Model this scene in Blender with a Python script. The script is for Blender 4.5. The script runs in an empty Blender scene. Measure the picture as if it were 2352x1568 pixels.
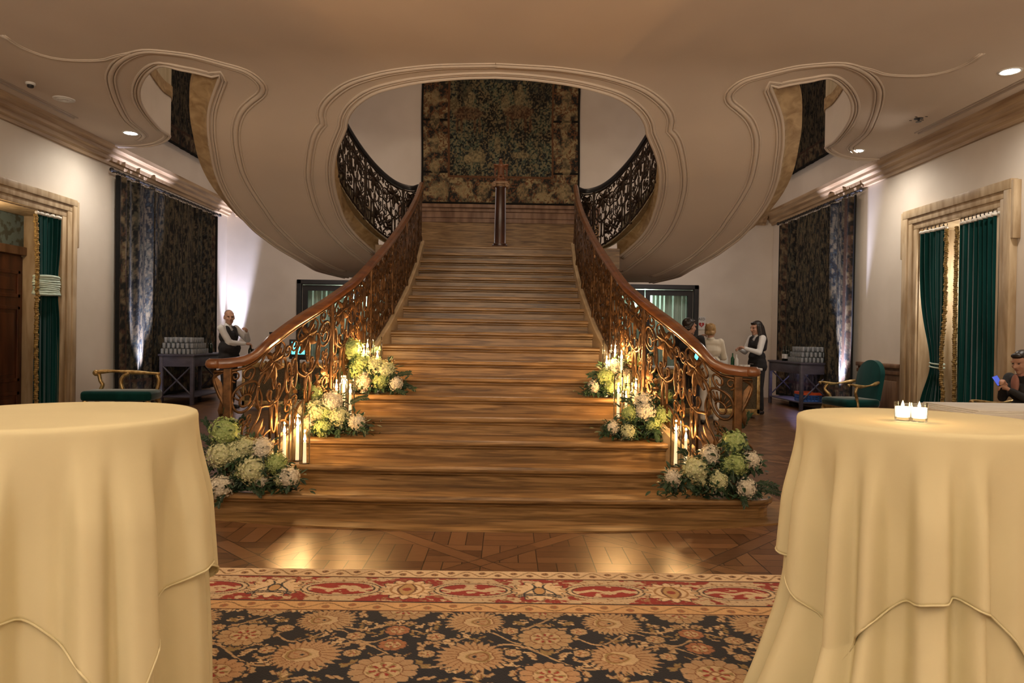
import bpy, bmesh, math, random
import numpy as np
from mathutils import Vector, Matrix, geometry
PI = math.pi
rnd = random.Random(7)
C = bpy.context.scene.collection
S = bpy.context.scene

# ------------------------------------------------------------------ camera
IMW, IMH, FPX = 2352.0, 1568.0, 1600.0
CAM_H = 1.30
VPX, VPY, ROLL = 1164.0, 773.0, math.radians(0.9)
_yaw = -math.atan((IMW/2 - VPX) / FPX)
_pit = -math.atan((IMH/2 - VPY) / FPX)
CAM_R = Matrix.Rotation(_yaw, 3, 'Z') @ Matrix.Rotation(PI/2 + _pit, 3, 'X') @ Matrix.Rotation(ROLL, 3, 'Z')
CAM_P = Vector((0, 0, CAM_H))
cd = bpy.data.cameras.new('camera'); cam = bpy.data.objects.new('camera', cd); C.objects.link(cam)
cd.sensor_width = 36.0; cd.lens = FPX / IMW * 36.0; cd.clip_start = 0.05; cd.clip_end = 100
M4 = CAM_R.to_4x4(); M4.translation = CAM_P; cam.matrix_world = M4
S.camera = cam

# ------------------------------------------------------------------ world, exposure, big lights
w = bpy.data.worlds.new('world'); S.world = w; w.use_nodes = True
w.node_tree.nodes['Background'].inputs[0].default_value = (0.9, 0.75, 0.6, 1)
w.node_tree.nodes['Background'].inputs[1].default_value = 0.02
S.view_settings.view_transform = 'Standard'; S.view_settings.look = 'None'
S.view_settings.exposure = 1.45
S.cycles.max_bounces = 8; S.cycles.diffuse_bounces = 4; S.cycles.transparent_max_bounces = 24
S.cycles.sample_clamp_indirect = 4.0; S.cycles.caustics_reflective = False; S.cycles.caustics_refractive = False

def light(name, kind, loc, energy, color, size=0.1, target=None, cone=None, blend=0.3):
    d = bpy.data.lights.new(name, kind); d.energy = energy; d.color = color
    if kind in ('POINT', 'SPOT'): d.shadow_soft_size = size
    if kind == 'AREA': d.shape = 'DISK'; d.size = size
    if cone: d.spot_size = math.radians(cone); d.spot_blend = blend
    o = bpy.data.objects.new(name, d); C.objects.link(o); o.location = loc
    if target is not None:
        o.rotation_euler = (Vector(target) - Vector(loc)).to_track_quat('-Z', 'Y').to_euler()
    return o

WARM = (1.0, 0.74, 0.46); WHITE = (1.0, 0.91, 0.80); COLD = (0.68, 0.71, 1.0); CANDLE = (1.0, 0.52, 0.19)
light('front_fill_behind_the_camera', 'POINT', (-1.6, -2.2, 2.6), 38, (1.0, 0.92, 0.78), 0.25)  # added fill with no fixture, lights the tables and rug
for tx_ in (-3.4, 0.0, 3.4): light('ceiling_fill_behind_the_camera', 'AREA', (tx_, -1.9, 2.1), 105, (1.0, 0.85, 0.67), 0.5, (tx_, -1.3, 4.2))  # unseen lights added to brighten the ceiling from below, no fixtures
light('hall_fill', 'POINT', (-0.16, 3.4, 3.4), 12, WARM, 0.25)  # added overhead fill, no fitting hangs here
light('upper_hall_fill', 'POINT', (-0.16, 10.2, 7.2), 66, (1.0, 0.76, 0.56), 0.4)  # fixtureless light added for the upper walls
light('back_hall_fill_west', 'POINT', (-3.7, 14.0, 3.3), 17, (1.0, 0.86, 0.80), 0.3)  # fill put in to brighten the west end of the hall
light('back_hall_fill_east', 'POINT', (3.4, 14.0, 3.3), 17, (1.0, 0.86, 0.80), 0.3)  # matching added fill for the east end, no fixture either

# ------------------------------------------------------------------ pixel helpers
def ray(px, py):
    v = Vector(((px - IMW/2) / FPX, -(py - IMH/2) / FPX, -1.0))
    v = CAM_R @ v
    return v / v.y
def PY(px, py, Y): return CAM_P + ray(px, py) * Y
def PZ(px, py, z):
    d = ray(px, py); return CAM_P + d * ((z - CAM_H) / d.z)
def PX(px, py, X):
    d = ray(px, py); return CAM_P + d * (X / d.x)

# ------------------------------------------------------------------ room numbers
XL, XR, YB, YF = -6.40, 6.06, 15.9, -6.0
XC = -0.165
HC = 4.20
TOP = 8.4
NR, NT, Y1, NS = 0.15, 0.346, 4.957, 18
def stepY(k): return Y1 + (k - 1) * NT
LAND = NR * NS
def bl(u, wd):
    if u < -wd: return 0.0
    if u > wd: return u
    return (u + wd) ** 2 / (4 * wd)
SOF0, SOF1, SOFZ = 7.9, 11.35, 2.38
def zs(y): return HC - (HC - SOFZ) / (SOF1 - SOF0) * (bl(y - SOF0, 0.7) - bl(y - SOF1, 0.6))
def zc(x, y):
    u = min(1.0, max(0.0, (abs(x - XC) - (3.45 + 0.42 * min(1.0, max(0.0, (y - 7.9) / 1.3)))) / 0.25)); u = u*u*(3 - 2*u)
    return zs(y) * (1 - u) + HC * u
def PS(px, py):
    d = ray(px, py); lo, hi = 2.0, 15.5
    f = lambda y: CAM_P.z + d.z * y - zs(y)
    for _ in range(50):
        m = (lo + hi) / 2
        if f(m) < 0: lo = m
        else: hi = m
    p = CAM_P + d * hi
    return (p.x, p.y)

# ------------------------------------------------------------------ materials
def newmat(name):
    m = bpy.data.materials.new(name); m.use_nodes = True
    nt = m.node_tree; b = nt.nodes['Principled BSDF']
    return m, nt, b
def nd(nt, t, **kw):
    n = nt.nodes.new(t)
    for k, v in kw.items(): setattr(n, k, v)
    return n
def srgb(r, g, b):
    f = lambda c: ((c/255.0 + 0.055) / 1.055) ** 2.4 if c > 10 else c/255.0/12.92
    return (f(r), f(g), f(b), 1)
def pm(name, c1, c2=None, scale=(6, 6, 6), detail=4, rough=0.6, metal=0.0, bump=0.0, spec=0.5, pos=(0.35, 0.65), c3=None,
       sheen=0.0, dist=0.0, coat=0.0, bscale=None):
    m, nt, b = newmat(name)
    b.inputs['Roughness'].default_value = rough; b.inputs['Metallic'].default_value = metal
    b.inputs['Specular IOR Level'].default_value = spec
    if sheen: b.inputs['Sheen Weight'].default_value = sheen; b.inputs['Sheen Roughness'].default_value = 0.35
    if coat: b.inputs['Coat Weight'].default_value = coat; b.inputs['Coat Roughness'].default_value = 0.15
    if c2 is None: c2 = tuple(x * 0.82 for x in c1[:3]) + (1,)
    tc = nd(nt, 'ShaderNodeTexCoord'); mp = nd(nt, 'ShaderNodeMapping'); mp.inputs['Scale'].default_value = scale
    nt.links.new(tc.outputs['Object'], mp.inputs['Vector'])
    n = nd(nt, 'ShaderNodeTexNoise'); n.inputs['Scale'].default_value = 1.0; n.inputs['Detail'].default_value = detail
    n.inputs['Distortion'].default_value = dist
    nt.links.new(mp.outputs[0], n.inputs['Vector'])
    r = nd(nt, 'ShaderNodeValToRGB'); e = r.color_ramp.elements
    e[0].position, e[1].position = pos; e[0].color = c1; e[1].color = c2
    if c3: x = e.new((pos[0] + pos[1]) / 2); x.color = c3
    nt.links.new(n.outputs['Fac'], r.inputs['Fac']); nt.links.new(r.outputs[0], b.inputs['Base Color'])
    if bump:
        bp = nd(nt, 'ShaderNodeBump'); bp.inputs['Strength'].default_value = bump; bp.inputs['Distance'].default_value = 0.01
        src = n
        if bscale:
            src = nd(nt, 'ShaderNodeTexNoise'); src.inputs['Scale'].default_value = bscale; src.inputs['Detail'].default_value = 3
            nt.links.new(tc.outputs['Object'], src.inputs['Vector'])
        nt.links.new(src.outputs['Fac'], bp.inputs['Height']); nt.links.new(bp.outputs[0], b.inputs['Normal'])
    return m
def emit(name, col, strength):
    m, nt, b = newmat(name)
    b.inputs['Base Color'].default_value = col; b.inputs['Emission Color'].default_value = col
    b.inputs['Emission Strength'].default_value = strength
    return m
def thin_glass(name, tint=(0.97, 0.98, 0.97, 1), refl=0.75, milk=0.0):
    m, nt, b = newmat(name); nt.nodes.remove(b)
    out = nt.nodes['Material Output']
    tr = nd(nt, 'ShaderNodeBsdfTransparent'); tr.inputs[0].default_value = tint
    gl = nd(nt, 'ShaderNodeBsdfGlossy'); gl.inputs['Roughness'].default_value = 0.04
    fr = nd(nt, 'ShaderNodeLayerWeight'); fr.inputs['Blend'].default_value = 0.25
    mu = nd(nt, 'ShaderNodeMath', operation='MULTIPLY'); mu.inputs[1].default_value = refl
    nt.links.new(fr.outputs['Fresnel'], mu.inputs[0])
    mx = nd(nt, 'ShaderNodeMixShader')
    nt.links.new(mu.outputs[0], mx.inputs[0]); nt.links.new(tr.outputs[0], mx.inputs[1]); nt.links.new(gl.outputs[0], mx.inputs[2])
    if milk:
        df = nd(nt, 'ShaderNodeBsdfPrincipled'); df.inputs['Base Color'].default_value = (0.62, 0.65, 0.68, 1); df.inputs['Roughness'].default_value = 0.2
        m2 = nd(nt, 'ShaderNodeMixShader'); m2.inputs[0].default_value = milk
        nt.links.new(mx.outputs[0], m2.inputs[1]); nt.links.new(df.outputs[0], m2.inputs[2]); mx = m2
    nt.links.new(mx.outputs[0], out.inputs[0])
    return m
def attr_mat(name, rough=0.95, bump=0.0, bscale=300, sheen=0.0):
    m, nt, b = newmat(name)
    a = nd(nt, 'ShaderNodeAttribute', attribute_name='pattern')
    nt.links.new(a.outputs['Color'], b.inputs['Base Color']); b.inputs['Roughness'].default_value = rough
    b.inputs['Specular IOR Level'].default_value = 0.15
    if sheen: b.inputs['Sheen Weight'].default_value = sheen
    if bump:
        tc = nd(nt, 'ShaderNodeTexCoord'); n = nd(nt, 'ShaderNodeTexNoise'); n.inputs['Scale'].default_value = bscale
        nt.links.new(tc.outputs['Object'], n.inputs['Vector'])
        bp = nd(nt, 'ShaderNodeBump'); bp.inputs['Strength'].default_value = bump; bp.inputs['Distance'].default_value = 0.004
        nt.links.new(n.outputs['Fac'], bp.inputs['Height']); nt.links.new(bp.outputs[0], b.inputs['Normal'])
    return m

M = {}
M['plaster'] = pm('wall plaster', (0.70, 0.63, 0.54, 1), (0.64, 0.57, 0.48, 1), (1.2, 1.2, 1.2), 3, rough=0.8, bump=0.05, bscale=60)
M['ceil'] = pm('ceiling plaster', (0.60, 0.51, 0.42, 1), (0.56, 0.47, 0.385, 1), (0.8, 0.8, 0.8), 3, rough=0.85)
M['trav'] = pm('banded travertine', (0.085, 0.042, 0.014, 1), (0.36, 0.22, 0.095, 1), (2.4, 16, 44), 10, rough=0.36, bump=0.06, pos=(0.30, 0.68), c3=(0.21, 0.12, 0.044, 1), dist=0.8)
M['curb'] = pm('pale travertine', (0.36, 0.26, 0.14, 1), (0.55, 0.43, 0.27, 1), (3, 3, 9), 6, rough=0.4)
M['rim'] = pm('brown travertine', (0.26, 0.16, 0.065, 1), (0.50, 0.36, 0.19, 1), (5, 5, 9), 7, rough=0.6, bump=0.1, pos=(0.3, 0.7), dist=1.0)
M['string'] = pm('striated stone', (0.60, 0.52, 0.36, 1), (0.46, 0.39, 0.25, 1), (22, 22, 1.2), 4, rough=0.7)
M['casing'] = pm('casing travertine', (0.30, 0.20, 0.10, 1), (0.55, 0.43, 0.28, 1), (9, 9, 1.6), 7, rough=0.5, pos=(0.3, 0.68), dist=0.4)
M['cornice'] = pm('cornice travertine', (0.22, 0.13, 0.06, 1), (0.48, 0.34, 0.20, 1), (14, 1.0, 14), 7, rough=0.5, pos=(0.3, 0.7))
M['oak'] = pm('handrail oak', (0.10, 0.032, 0.010, 1), (0.20, 0.072, 0.022, 1), (3, 3, 30), 5, rough=0.28, coat=0.5)
M['dkwood'] = pm('dark panel wood', (0.060, 0.018, 0.008, 1), (0.14, 0.045, 0.018, 1), (9, 9, 1.5), 6, rough=0.35)
M['wains'] = pm('wainscot wood', (0.14, 0.07, 0.035, 1), (0.26, 0.15, 0.085, 1), (8, 8, 1.5), 6, rough=0.45)
M['iron'] = pm('bronzed iron', (0.075, 0.038, 0.015, 1), (0.165, 0.082, 0.032, 1), (20, 20, 20), 3, rough=0.40, metal=0.7)
M['dkiron'] = pm('dark iron', (0.022, 0.014, 0.009, 1), (0.05, 0.03, 0.018, 1), (20, 20, 20), 3, rough=0.45, metal=0.6)
M['black'] = pm('black paint', (0.012, 0.011, 0.012, 1), (0.02, 0.018, 0.018, 1), rough=0.5)
M['gilt'] = pm('gilded wood', (0.36, 0.22, 0.075, 1), (0.62, 0.45, 0.20, 1), (20, 20, 20), 4, rough=0.35, metal=0.6)
M['velvet'] = pm('green velvet', (0.002, 0.030, 0.027, 1), (0.004, 0.050, 0.045, 1), (5, 5, 1), 3, rough=0.85, sheen=0.6, spec=0.1)
M['cloth'] = pm('ivory table linen', (0.70, 0.65, 0.43, 1), (0.66, 0.61, 0.40, 1), (3, 3, 3), 3, rough=0.75, bump=0.04, bscale=500, spec=0.25)
M['linen'] = pm('white linen', (0.80, 0.77, 0.70, 1), (0.74, 0.71, 0.64, 1), (5, 5, 5), 3, rough=0.8)
M['fringe'] = pm('gold fringe', (0.12, 0.065, 0.015, 1), (0.36, 0.24, 0.07, 1), (40, 40, 25), 3, rough=0.7, bump=0.3)
M['mint'] = pm('pale mint cord', (0.42, 0.55, 0.46, 1), (0.62, 0.72, 0.62, 1), (10, 10, 60), 3, rough=0.7)
M['skin'] = pm('skin', (0.50, 0.28, 0.19, 1), (0.44, 0.24, 0.16, 1), (8, 8, 8), 3, rough=0.55)
M['hairdk'] = pm('dark hair', (0.010, 0.007, 0.006, 1), (0.03, 0.02, 0.014, 1), (50, 50, 4), 3, rough=0.4)
M['hairgr'] = pm('grey hair', (0.17, 0.15, 0.14, 1), (0.09, 0.08, 0.075, 1), (50, 50, 20), 3, rough=0.6)
M['hairbl'] = pm('blond hair', (0.50, 0.33, 0.15, 1), (0.28, 0.17, 0.07, 1), (40, 40, 14), 4, rough=0.5)
M['shirt'] = pm('white shirt', (0.72, 0.71, 0.70, 1), (0.66, 0.65, 0.64, 1), (7, 7, 7), 3, rough=0.8)
M['jacket'] = pm('ivory jacket', (0.74, 0.69, 0.58, 1), (0.68, 0.63, 0.52, 1), (7, 7, 7), 3, rough=0.8)
M['vest'] = pm('black cloth', (0.010, 0.009, 0.010, 1), (0.018, 0.016, 0.018, 1), (9, 9, 9), 3, rough=0.85)
M['dkjacket'] = pm('dark jacket', (0.014, 0.013, 0.014, 1), (0.026, 0.024, 0.024, 1), (9, 9, 9), 3, rough=0.85)
M['pink'] = pm('dusty pink shirt', (0.42, 0.20, 0.16, 1), (0.36, 0.17, 0.13, 1), (9, 9, 9), 3, rough=0.8)
M['wax'] = pm('ivory wax', (0.85, 0.78, 0.62, 1), (0.80, 0.73, 0.56, 1), rough=0.5)
M['wax'].node_tree.nodes['Principled BSDF'].inputs['Emission Color'].default_value = (1.0, 0.72, 0.40, 1)
M['wax'].node_tree.nodes['Principled BSDF'].inputs['Emission Strength'].default_value = 0.35
M['flame'] = emit('candle flame', (1.0, 0.72, 0.34, 1), 30.0)
M['vflame'] = emit('votive glow wax', (1.0, 0.82, 0.58, 1), 1.6)
M['glass'] = thin_glass('clear glass')
M['tumbler'] = thin_glass('tumbler glass', (0.94, 0.95, 0.96, 1), 1.0, 0.34)
M['bottleg'] = pm('green bottle glass', (0.01, 0.07, 0.025, 1), (0.02, 0.10, 0.04, 1), rough=0.1)
M['bottlek'] = pm('dark bottle glass', (0.008, 0.012, 0.008, 1), (0.012, 0.02, 0.012, 1), rough=0.1)
M['lamp'] = emit('downlight lens', (1.0, 0.93, 0.82, 1), 14.0)
M['uplamp'] = emit('uplight lens', (0.85, 0.84, 1.0, 1), 10.0)
M['white'] = pm('white plastic', (0.70, 0.68, 0.64, 1), (0.66, 0.64, 0.60, 1), rough=0.5)
M['bluecrate'] = pm('blue plastic', (0.03, 0.13, 0.42, 1), (0.02, 0.10, 0.34, 1), rough=0.5)
M['orange'] = pm('orange plastic', (0.75, 0.11, 0.02, 1), (0.65, 0.09, 0.02, 1), rough=0.5)
M['red'] = pm('red print', (0.45, 0.03, 0.03, 1), (0.40, 0.03, 0.03, 1), rough=0.6)
M['cartwood'] = pm('lilac-cast cart wood', (0.055, 0.046, 0.064, 1), (0.085, 0.074, 0.098, 1), (4, 4, 12), 4, rough=0.5)  # lilac cast of the uplights is mixed into the wood colour
M['cane'] = pm('smoked mirror panel', (0.055, 0.040, 0.020, 1), (0.12, 0.09, 0.05, 1), (60, 60, 60), 3, rough=0.35, metal=0.3)
M['petw'] = pm('white hydrangea', (0.76, 0.72, 0.62, 1), (0.62, 0.58, 0.46, 1), (7, 7, 7), 3, rough=0.7)
M['petc'] = pm('cream hydrangea', (0.74, 0.62, 0.48, 1), (0.62, 0.50, 0.36, 1), (7, 7, 7), 3, rough=0.7)
M['petg'] = pm('green hydrangea', (0.26, 0.36, 0.11, 1), (0.42, 0.50, 0.22, 1), (5, 5, 5), 3, rough=0.7)
M['petp'] = pm('pale green hydrangea', (0.52, 0.56, 0.30, 1), (0.64, 0.64, 0.42, 1), (5, 5, 5), 3, rough=0.7)
M['leaf'] = pm('dark foliage', (0.010, 0.030, 0.014, 1), (0.030, 0.070, 0.030, 1), (14, 14, 14), 3, rough=0.5)
M['stem'] = pm('green stem', (0.03, 0.06, 0.02, 1), (0.05, 0.05, 0.03, 1), rough=0.6)
M['stone'] = pm('dark red marble', (0.035, 0.014, 0.009, 1), (0.09, 0.035, 0.02, 1), (8, 8, 3), 6, rough=0.3)
M['capstone'] = pm('capital stone', (0.34, 0.22, 0.13, 1), (0.22, 0.13, 0.07, 1), (20, 20, 20), 4, rough=0.6)
M['eagle'] = pm('carved red brown wood', (0.20, 0.075, 0.028, 1), (0.11, 0.04, 0.015, 1), (25, 25, 25), 4, rough=0.45)
M['mintcurt'] = pm('pale green sheer', (0.55, 0.66, 0.58, 1), (0.45, 0.56, 0.49, 1), (14, 14, 1), 3, rough=0.9)
M['damask'] = pm('blue grey damask', (0.16, 0.22, 0.22, 1), (0.09, 0.10, 0.08, 1), (9, 9, 9), 5, rough=0.7, pos=(0.48, 0.56))
M['screen'] = emit('teal screen', (0.05, 0.62, 0.72, 1), 2.2)
M['phone'] = emit('phone screen', (0.05, 0.09, 0.50, 1), 0.35)
M['rug'] = attr_mat('woven rug', 0.95, 0.5, 260, 0.15)
M['tap'] = attr_mat('woven tapestry', 0.95, 0.25, 90)
M['eye'] = pm('eye', (0.05, 0.03, 0.02, 1), (0.03, 0.02, 0.015, 1), rough=0.2)
M['lip'] = pm('lips', (0.36, 0.14, 0.11, 1), (0.33, 0.13, 0.10, 1), rough=0.5)

def parquet():
    m, nt, b = newmat('versailles parquet')
    L = nt.links.new
    tc = nd(nt, 'ShaderNodeTexCoord'); sp = nd(nt, 'ShaderNodeSeparateXYZ'); L(tc.outputs['Object'], sp.inputs[0])
    def mth(op, a, bv=None, c=None):
        n = nd(nt, 'ShaderNodeMath', operation=op)
        for i, v in enumerate((a, bv, c)):
            if v is None: continue
            if isinstance(v, (int, float)): n.inputs[i].default_value = v
            else: L(v, n.inputs[i])
        return n.outputs[0]
    def mix(f, a, c):
        n = nd(nt, 'ShaderNodeMix', data_type='FLOAT'); L(f, n.inputs[0])
        for i, v in ((2, a), (3, c)):
            if isinstance(v, (int, float)): n.inputs[i].default_value = v
            else: L(v, n.inputs[i])
        return n.outputs[0]
    X = mth('ADD', sp.outputs[0], 0.13 + 13.0); Y = mth('ADD', sp.outputs[1], -4.00 + 13.0)
    # diagonal lattice of bands
    s2 = 1.30 / 2
    u = mth('DIVIDE', mth('ADD', X, Y), 2 * s2); v = mth('DIVIDE', mth('SUBTRACT', X, Y), 2 * s2)
    du = mth('ABSOLUTE', mth('SUBTRACT', mth('FRACT', mth('ADD', u, 0.5)), 0.5))
    dv = mth('ABSOLUTE', mth('SUBTRACT', mth('FRACT', mth('ADD', v, 0.5)), 0.5))
    bu = mth('LESS_THAN', du, 0.055); bv = mth('LESS_THAN', dv, 0.055)
    # basket weave, long planks alternately along x and y
    c = 0.325
    cx = mth('FLOOR', mth('DIVIDE', X, c)); cy = mth('FLOOR', mth('DIVIDE', Y, c))
    par = mth('FLOORED_MODULO', mth('ADD', cx, cy), 2.0)
    fx = mth('FRACT', mth('DIVIDE', X, c)); fy = mth('FRACT', mth('DIVIDE', Y, c))
    t = mix(par, fx, fy)
    pl = mth('FLOOR', mth('MULTIPLY', t, 3.0)); ft = mth('FRACT', mth('MULTIPLY', t, 3.0))
    edge = mth('MINIMUM', mth('MULTIPLY', mth('MINIMUM', ft, mth('SUBTRACT', 1.0, ft)), c / 3), mth('MULTIPLY', mth('MINIMUM', mth('MINIMUM', fx, mth('SUBTRACT', 1.0, fx)), mth('MINIMUM', fy, mth('SUBTRACT', 1.0, fy))), c))
    idv = mth('ADD', mth('MULTIPLY', cx, 7.13), mth('ADD', mth('MULTIPLY', cy, 3.71), mth('MULTIPLY', pl, 1.37)))
    band = mth('MAXIMUM', bu, bv)
    idb = mth('ADD', mth('MULTIPLY', mth('FLOOR', mth('ADD', u, 0.5)), 5.3), mth('ADD', mth('MULTIPLY', mth('FLOOR', mth('ADD', v, 0.5)), 2.9), mth('MULTIPLY', bu, 0.77)))
    eb = mth('MINIMUM', mth('ABSOLUTE', mth('SUBTRACT', du, 0.055)), mth('ABSOLUTE', mth('SUBTRACT', dv, 0.055)))
    eb = mth('MULTIPLY', eb, 2 * s2 * 0.7)
    idd = mix(band, idv, idb); ed = mth('MINIMUM', mix(band, edge, 1.0), eb)
    wn = nd(nt, 'ShaderNodeTexWhiteNoise', noise_dimensions='1D'); L(idd, wn.inputs['W'])
    mp = nd(nt, 'ShaderNodeMapping'); mp.inputs['Scale'].default_value = (5, 14, 5); L(tc.outputs['Object'], mp.inputs[0])
    nz = nd(nt, 'ShaderNodeTexNoise'); nz.inputs['Scale'].default_value = 3.0; nz.inputs['Detail'].default_value = 6; L(mp.outputs[0], nz.inputs['Vector'])
    tone = mth('ADD', mth('MULTIPLY', wn.outputs['Value'], 0.6), mth('MULTIPLY', nz.outputs['Fac'], 0.5))
    r = nd(nt, 'ShaderNodeValToRGB'); e = r.color_ramp.elements
    e[0].position = 0.15; e[0].color = (0.085, 0.037, 0.016, 1); e[1].position = 0.95; e[1].color = (0.24, 0.12, 0.055, 1)
    L(tone, r.inputs[0])
    gap = mth('LESS_THAN', ed, 0.0028)
    mx = nd(nt, 'ShaderNodeMix', data_type='RGBA'); L(gap, mx.inputs[0]); L(r.outputs[0], mx.inputs[6]); mx.inputs[7].default_value = (0.015, 0.008, 0.005, 1)
    L(mx.outputs[2], b.inputs['Base Color'])
    b.inputs['Roughness'].default_value = 0.30
    bp = nd(nt, 'ShaderNodeBump'); bp.inputs['Strength'].default_value = 0.25; bp.inputs['Distance'].default_value = 0.004
    L(mth('ADD', mth('MULTIPLY', mth('SUBTRACT', 1.0, gap), 1.0), mth('MULTIPLY', wn.outputs['Value'], 0.5)), bp.inputs['Height']); L(bp.outputs[0], b.inputs['Normal'])
    return m
M['parquet'] = parquet()

# ------------------------------------------------------------------ mesh builder
class MB:
    def __init__(self): self.v = []; self.f = []; self.fm = []; self.mi = 0
    def add(self, vs, fs):
        o = len(self.v); self.v += [tuple(p) for p in vs]
        for f in fs: self.f.append(tuple(i + o for i in f)); self.fm.append(self.mi)
        return self
    def box(self, a, b):
        x0, y0, z0 = a; x1, y1, z1 = b
        return self.add([(x0,y0,z0),(x1,y0,z0),(x1,y1,z0),(x0,y1,z0),(x0,y0,z1),(x1,y0,z1),(x1,y1,z1),(x0,y1,z1)],
                 [(0,3,2,1),(4,5,6,7),(0,1,5,4),(1,2,6,5),(2,3,7,6),(3,0,4,7)])
    def rbox(self, a, b, r=0.01, n=2):
        bm = bmesh.new(); bmesh.ops.create_cube(bm, size=1.0)
        for v in bm.verts: v.co = Vector([a[i] + (v.co[i] + 0.5) * (b[i] - a[i]) for i in range(3)])
        bmesh.ops.bevel(bm, geom=bm.edges[:], offset=r, segments=n, affect='EDGES', profile=0.5)
        bm.verts.ensure_lookup_table(); bm.verts.index_update()
        self.add([v.co[:] for v in bm.verts], [[v.index for v in f.verts] for f in bm.faces]); bm.free(); return self
    def tube(self, pts, rad, n=8, closed=False, flat=None):
        pts = [Vector(p) for p in pts]; N = len(pts)
        rr = rad if isinstance(rad, (list, tuple)) else [rad] * N
        vs = []; up = None
        for i, p in enumerate(pts):
            a = pts[(i - 1) % N] if (closed or i) else p; b = pts[(i + 1) % N] if (closed or i < N - 1) else p
            t = (b - a)
            if t.length < 1e-9: t = Vector((0, 0, 1))
            t.normalize()
            if up is None:
                up = Vector((0, 0, 1)) if abs(t.z) < 0.9 else Vector((1, 0, 0))
            x = t.cross(up)
            if x.length < 1e-6: x = t.orthogonal()
            x.normalize(); y = x.cross(t).normalized(); up = y
            for k in range(n):
                an = 2 * PI * k / n
                vs.append(p + x * math.cos(an) * rr[i] + y * math.sin(an) * rr[i] * (flat or 1.0))
        fs = []
        for i in range(N if closed else N - 1):
            j = (i + 1) % N
            for k in range(n):
                l = (k + 1) % n
                fs.append((i*n+k, i*n+l, j*n+l, j*n+k))
        if not closed:
            fs.append(tuple(range(n - 1, -1, -1))); fs.append(tuple((N-1)*n + k for k in range(n)))
        return self.add(vs, fs)
    def ribbon(self, pts, prof, closed=False, up=Vector((0, 0, 1))):
        """sweep a closed 2-D profile (side, up) along pts; sides are horizontal."""
        pts = [Vector(p) for p in pts]; N = len(pts); n = len(prof); vs = []
        for i, p in enumerate(pts):
            a = pts[(i - 1) % N] if (closed or i) else p; b = pts[(i + 1) % N] if (closed or i < N - 1) else p
            t = b - a; t.z = 0
            if t.length < 1e-9: t = Vector((0, 1, 0))
            t.normalize(); s = Vector((t.y, -t.x, 0))
            for (q, h) in prof: vs.append(p + s * q + up * h)
        fs = []
        for i in range(N if closed else N - 1):
            j = (i + 1) % N
            for k in range(n):
                l = (k + 1) % n; fs.append((i*n+k, i*n+l, j*n+l, j*n+k))
        if not closed:
            fs.append(tuple(range(n - 1, -1, -1))); fs.append(tuple((N-1)*n + k for k in range(n)))
        return self.add(vs, fs)
    def lathe(self, prof, c=(0, 0, 0), n=24, cap=True):
        vs = []; fs = []
        for (r, z) in prof:
            for k in range(n):
                a = 2 * PI * k / n; vs.append((c[0] + r * math.cos(a), c[1] + r * math.sin(a), c[2] + z))
        for i in range(len(prof) - 1):
            for k in range(n):
                l = (k + 1) % n; fs.append((i*n+k, i*n+l, (i+1)*n+l, (i+1)*n+k))
        if cap:
            fs.append(tuple(range(n - 1, -1, -1))); fs.append(tuple((len(prof)-1)*n + k for k in range(n)))
        return self.add(vs, fs)
    def ell(self, c, r, n=16, m=10, rot=None):
        vs = []; fs = []
        for i in range(m + 1):
            th = PI * i / m
            for k in range(n):
                a = 2 * PI * k / n
                p = Vector((r[0]*math.sin(th)*math.cos(a), r[1]*math.sin(th)*math.sin(a), r[2]*math.cos(th)))
                if rot: p = rot @ p
                vs.append(p + Vector(c))
        for i in range(m):
            for k in range(n):
                l = (k + 1) % n; fs.append((i*n+k, (i+1)*n+k, (i+1)*n+l, i*n+l))
        return self.add(vs, fs)
    def prism(self, poly, z0, z1):
        n = len(poly); area = sum(poly[i][0]*poly[(i+1)%n][1] - poly[(i+1)%n][0]*poly[i][1] for i in range(n))
        if area < 0: poly = poly[::-1]
        vs = [(x, y, z0) for x, y in poly] + [(x, y, z1) for x, y in poly]
        fs = [tuple(range(n - 1, -1, -1)), tuple(range(n, 2*n))] + [(i, (i+1) % n, n + (i+1) % n, n + i) for i in range(n)]
        return self.add(vs, fs)
    def build(self, name, mat, parent=None, smooth=False, local=False, mats=None):
        me = bpy.data.meshes.new(name)
        off = Vector((0, 0, 0))
        if parent is not None and not local:
            q = parent
            while q is not None: off += q.location; q = q.parent
        vs = [(x - off.x, y - off.y, z - off.z) for x, y, z in self.v] if off.length else self.v
        me.from_pydata(vs, [], self.f); me.materials.append(mat)
        if mats:
            for mm in mats: me.materials.append(mm)
            me.polygons.foreach_set('material_index', self.fm)
        if smooth:
            me.polygons.foreach_set('use_smooth', [True] * len(me.polygons))
            if smooth == 'auto': me.set_sharp_from_angle(angle=math.radians(40))
        o = bpy.data.objects.new(name, me); C.objects.link(o)
        if parent is not None: o.parent = parent
        return o

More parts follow.
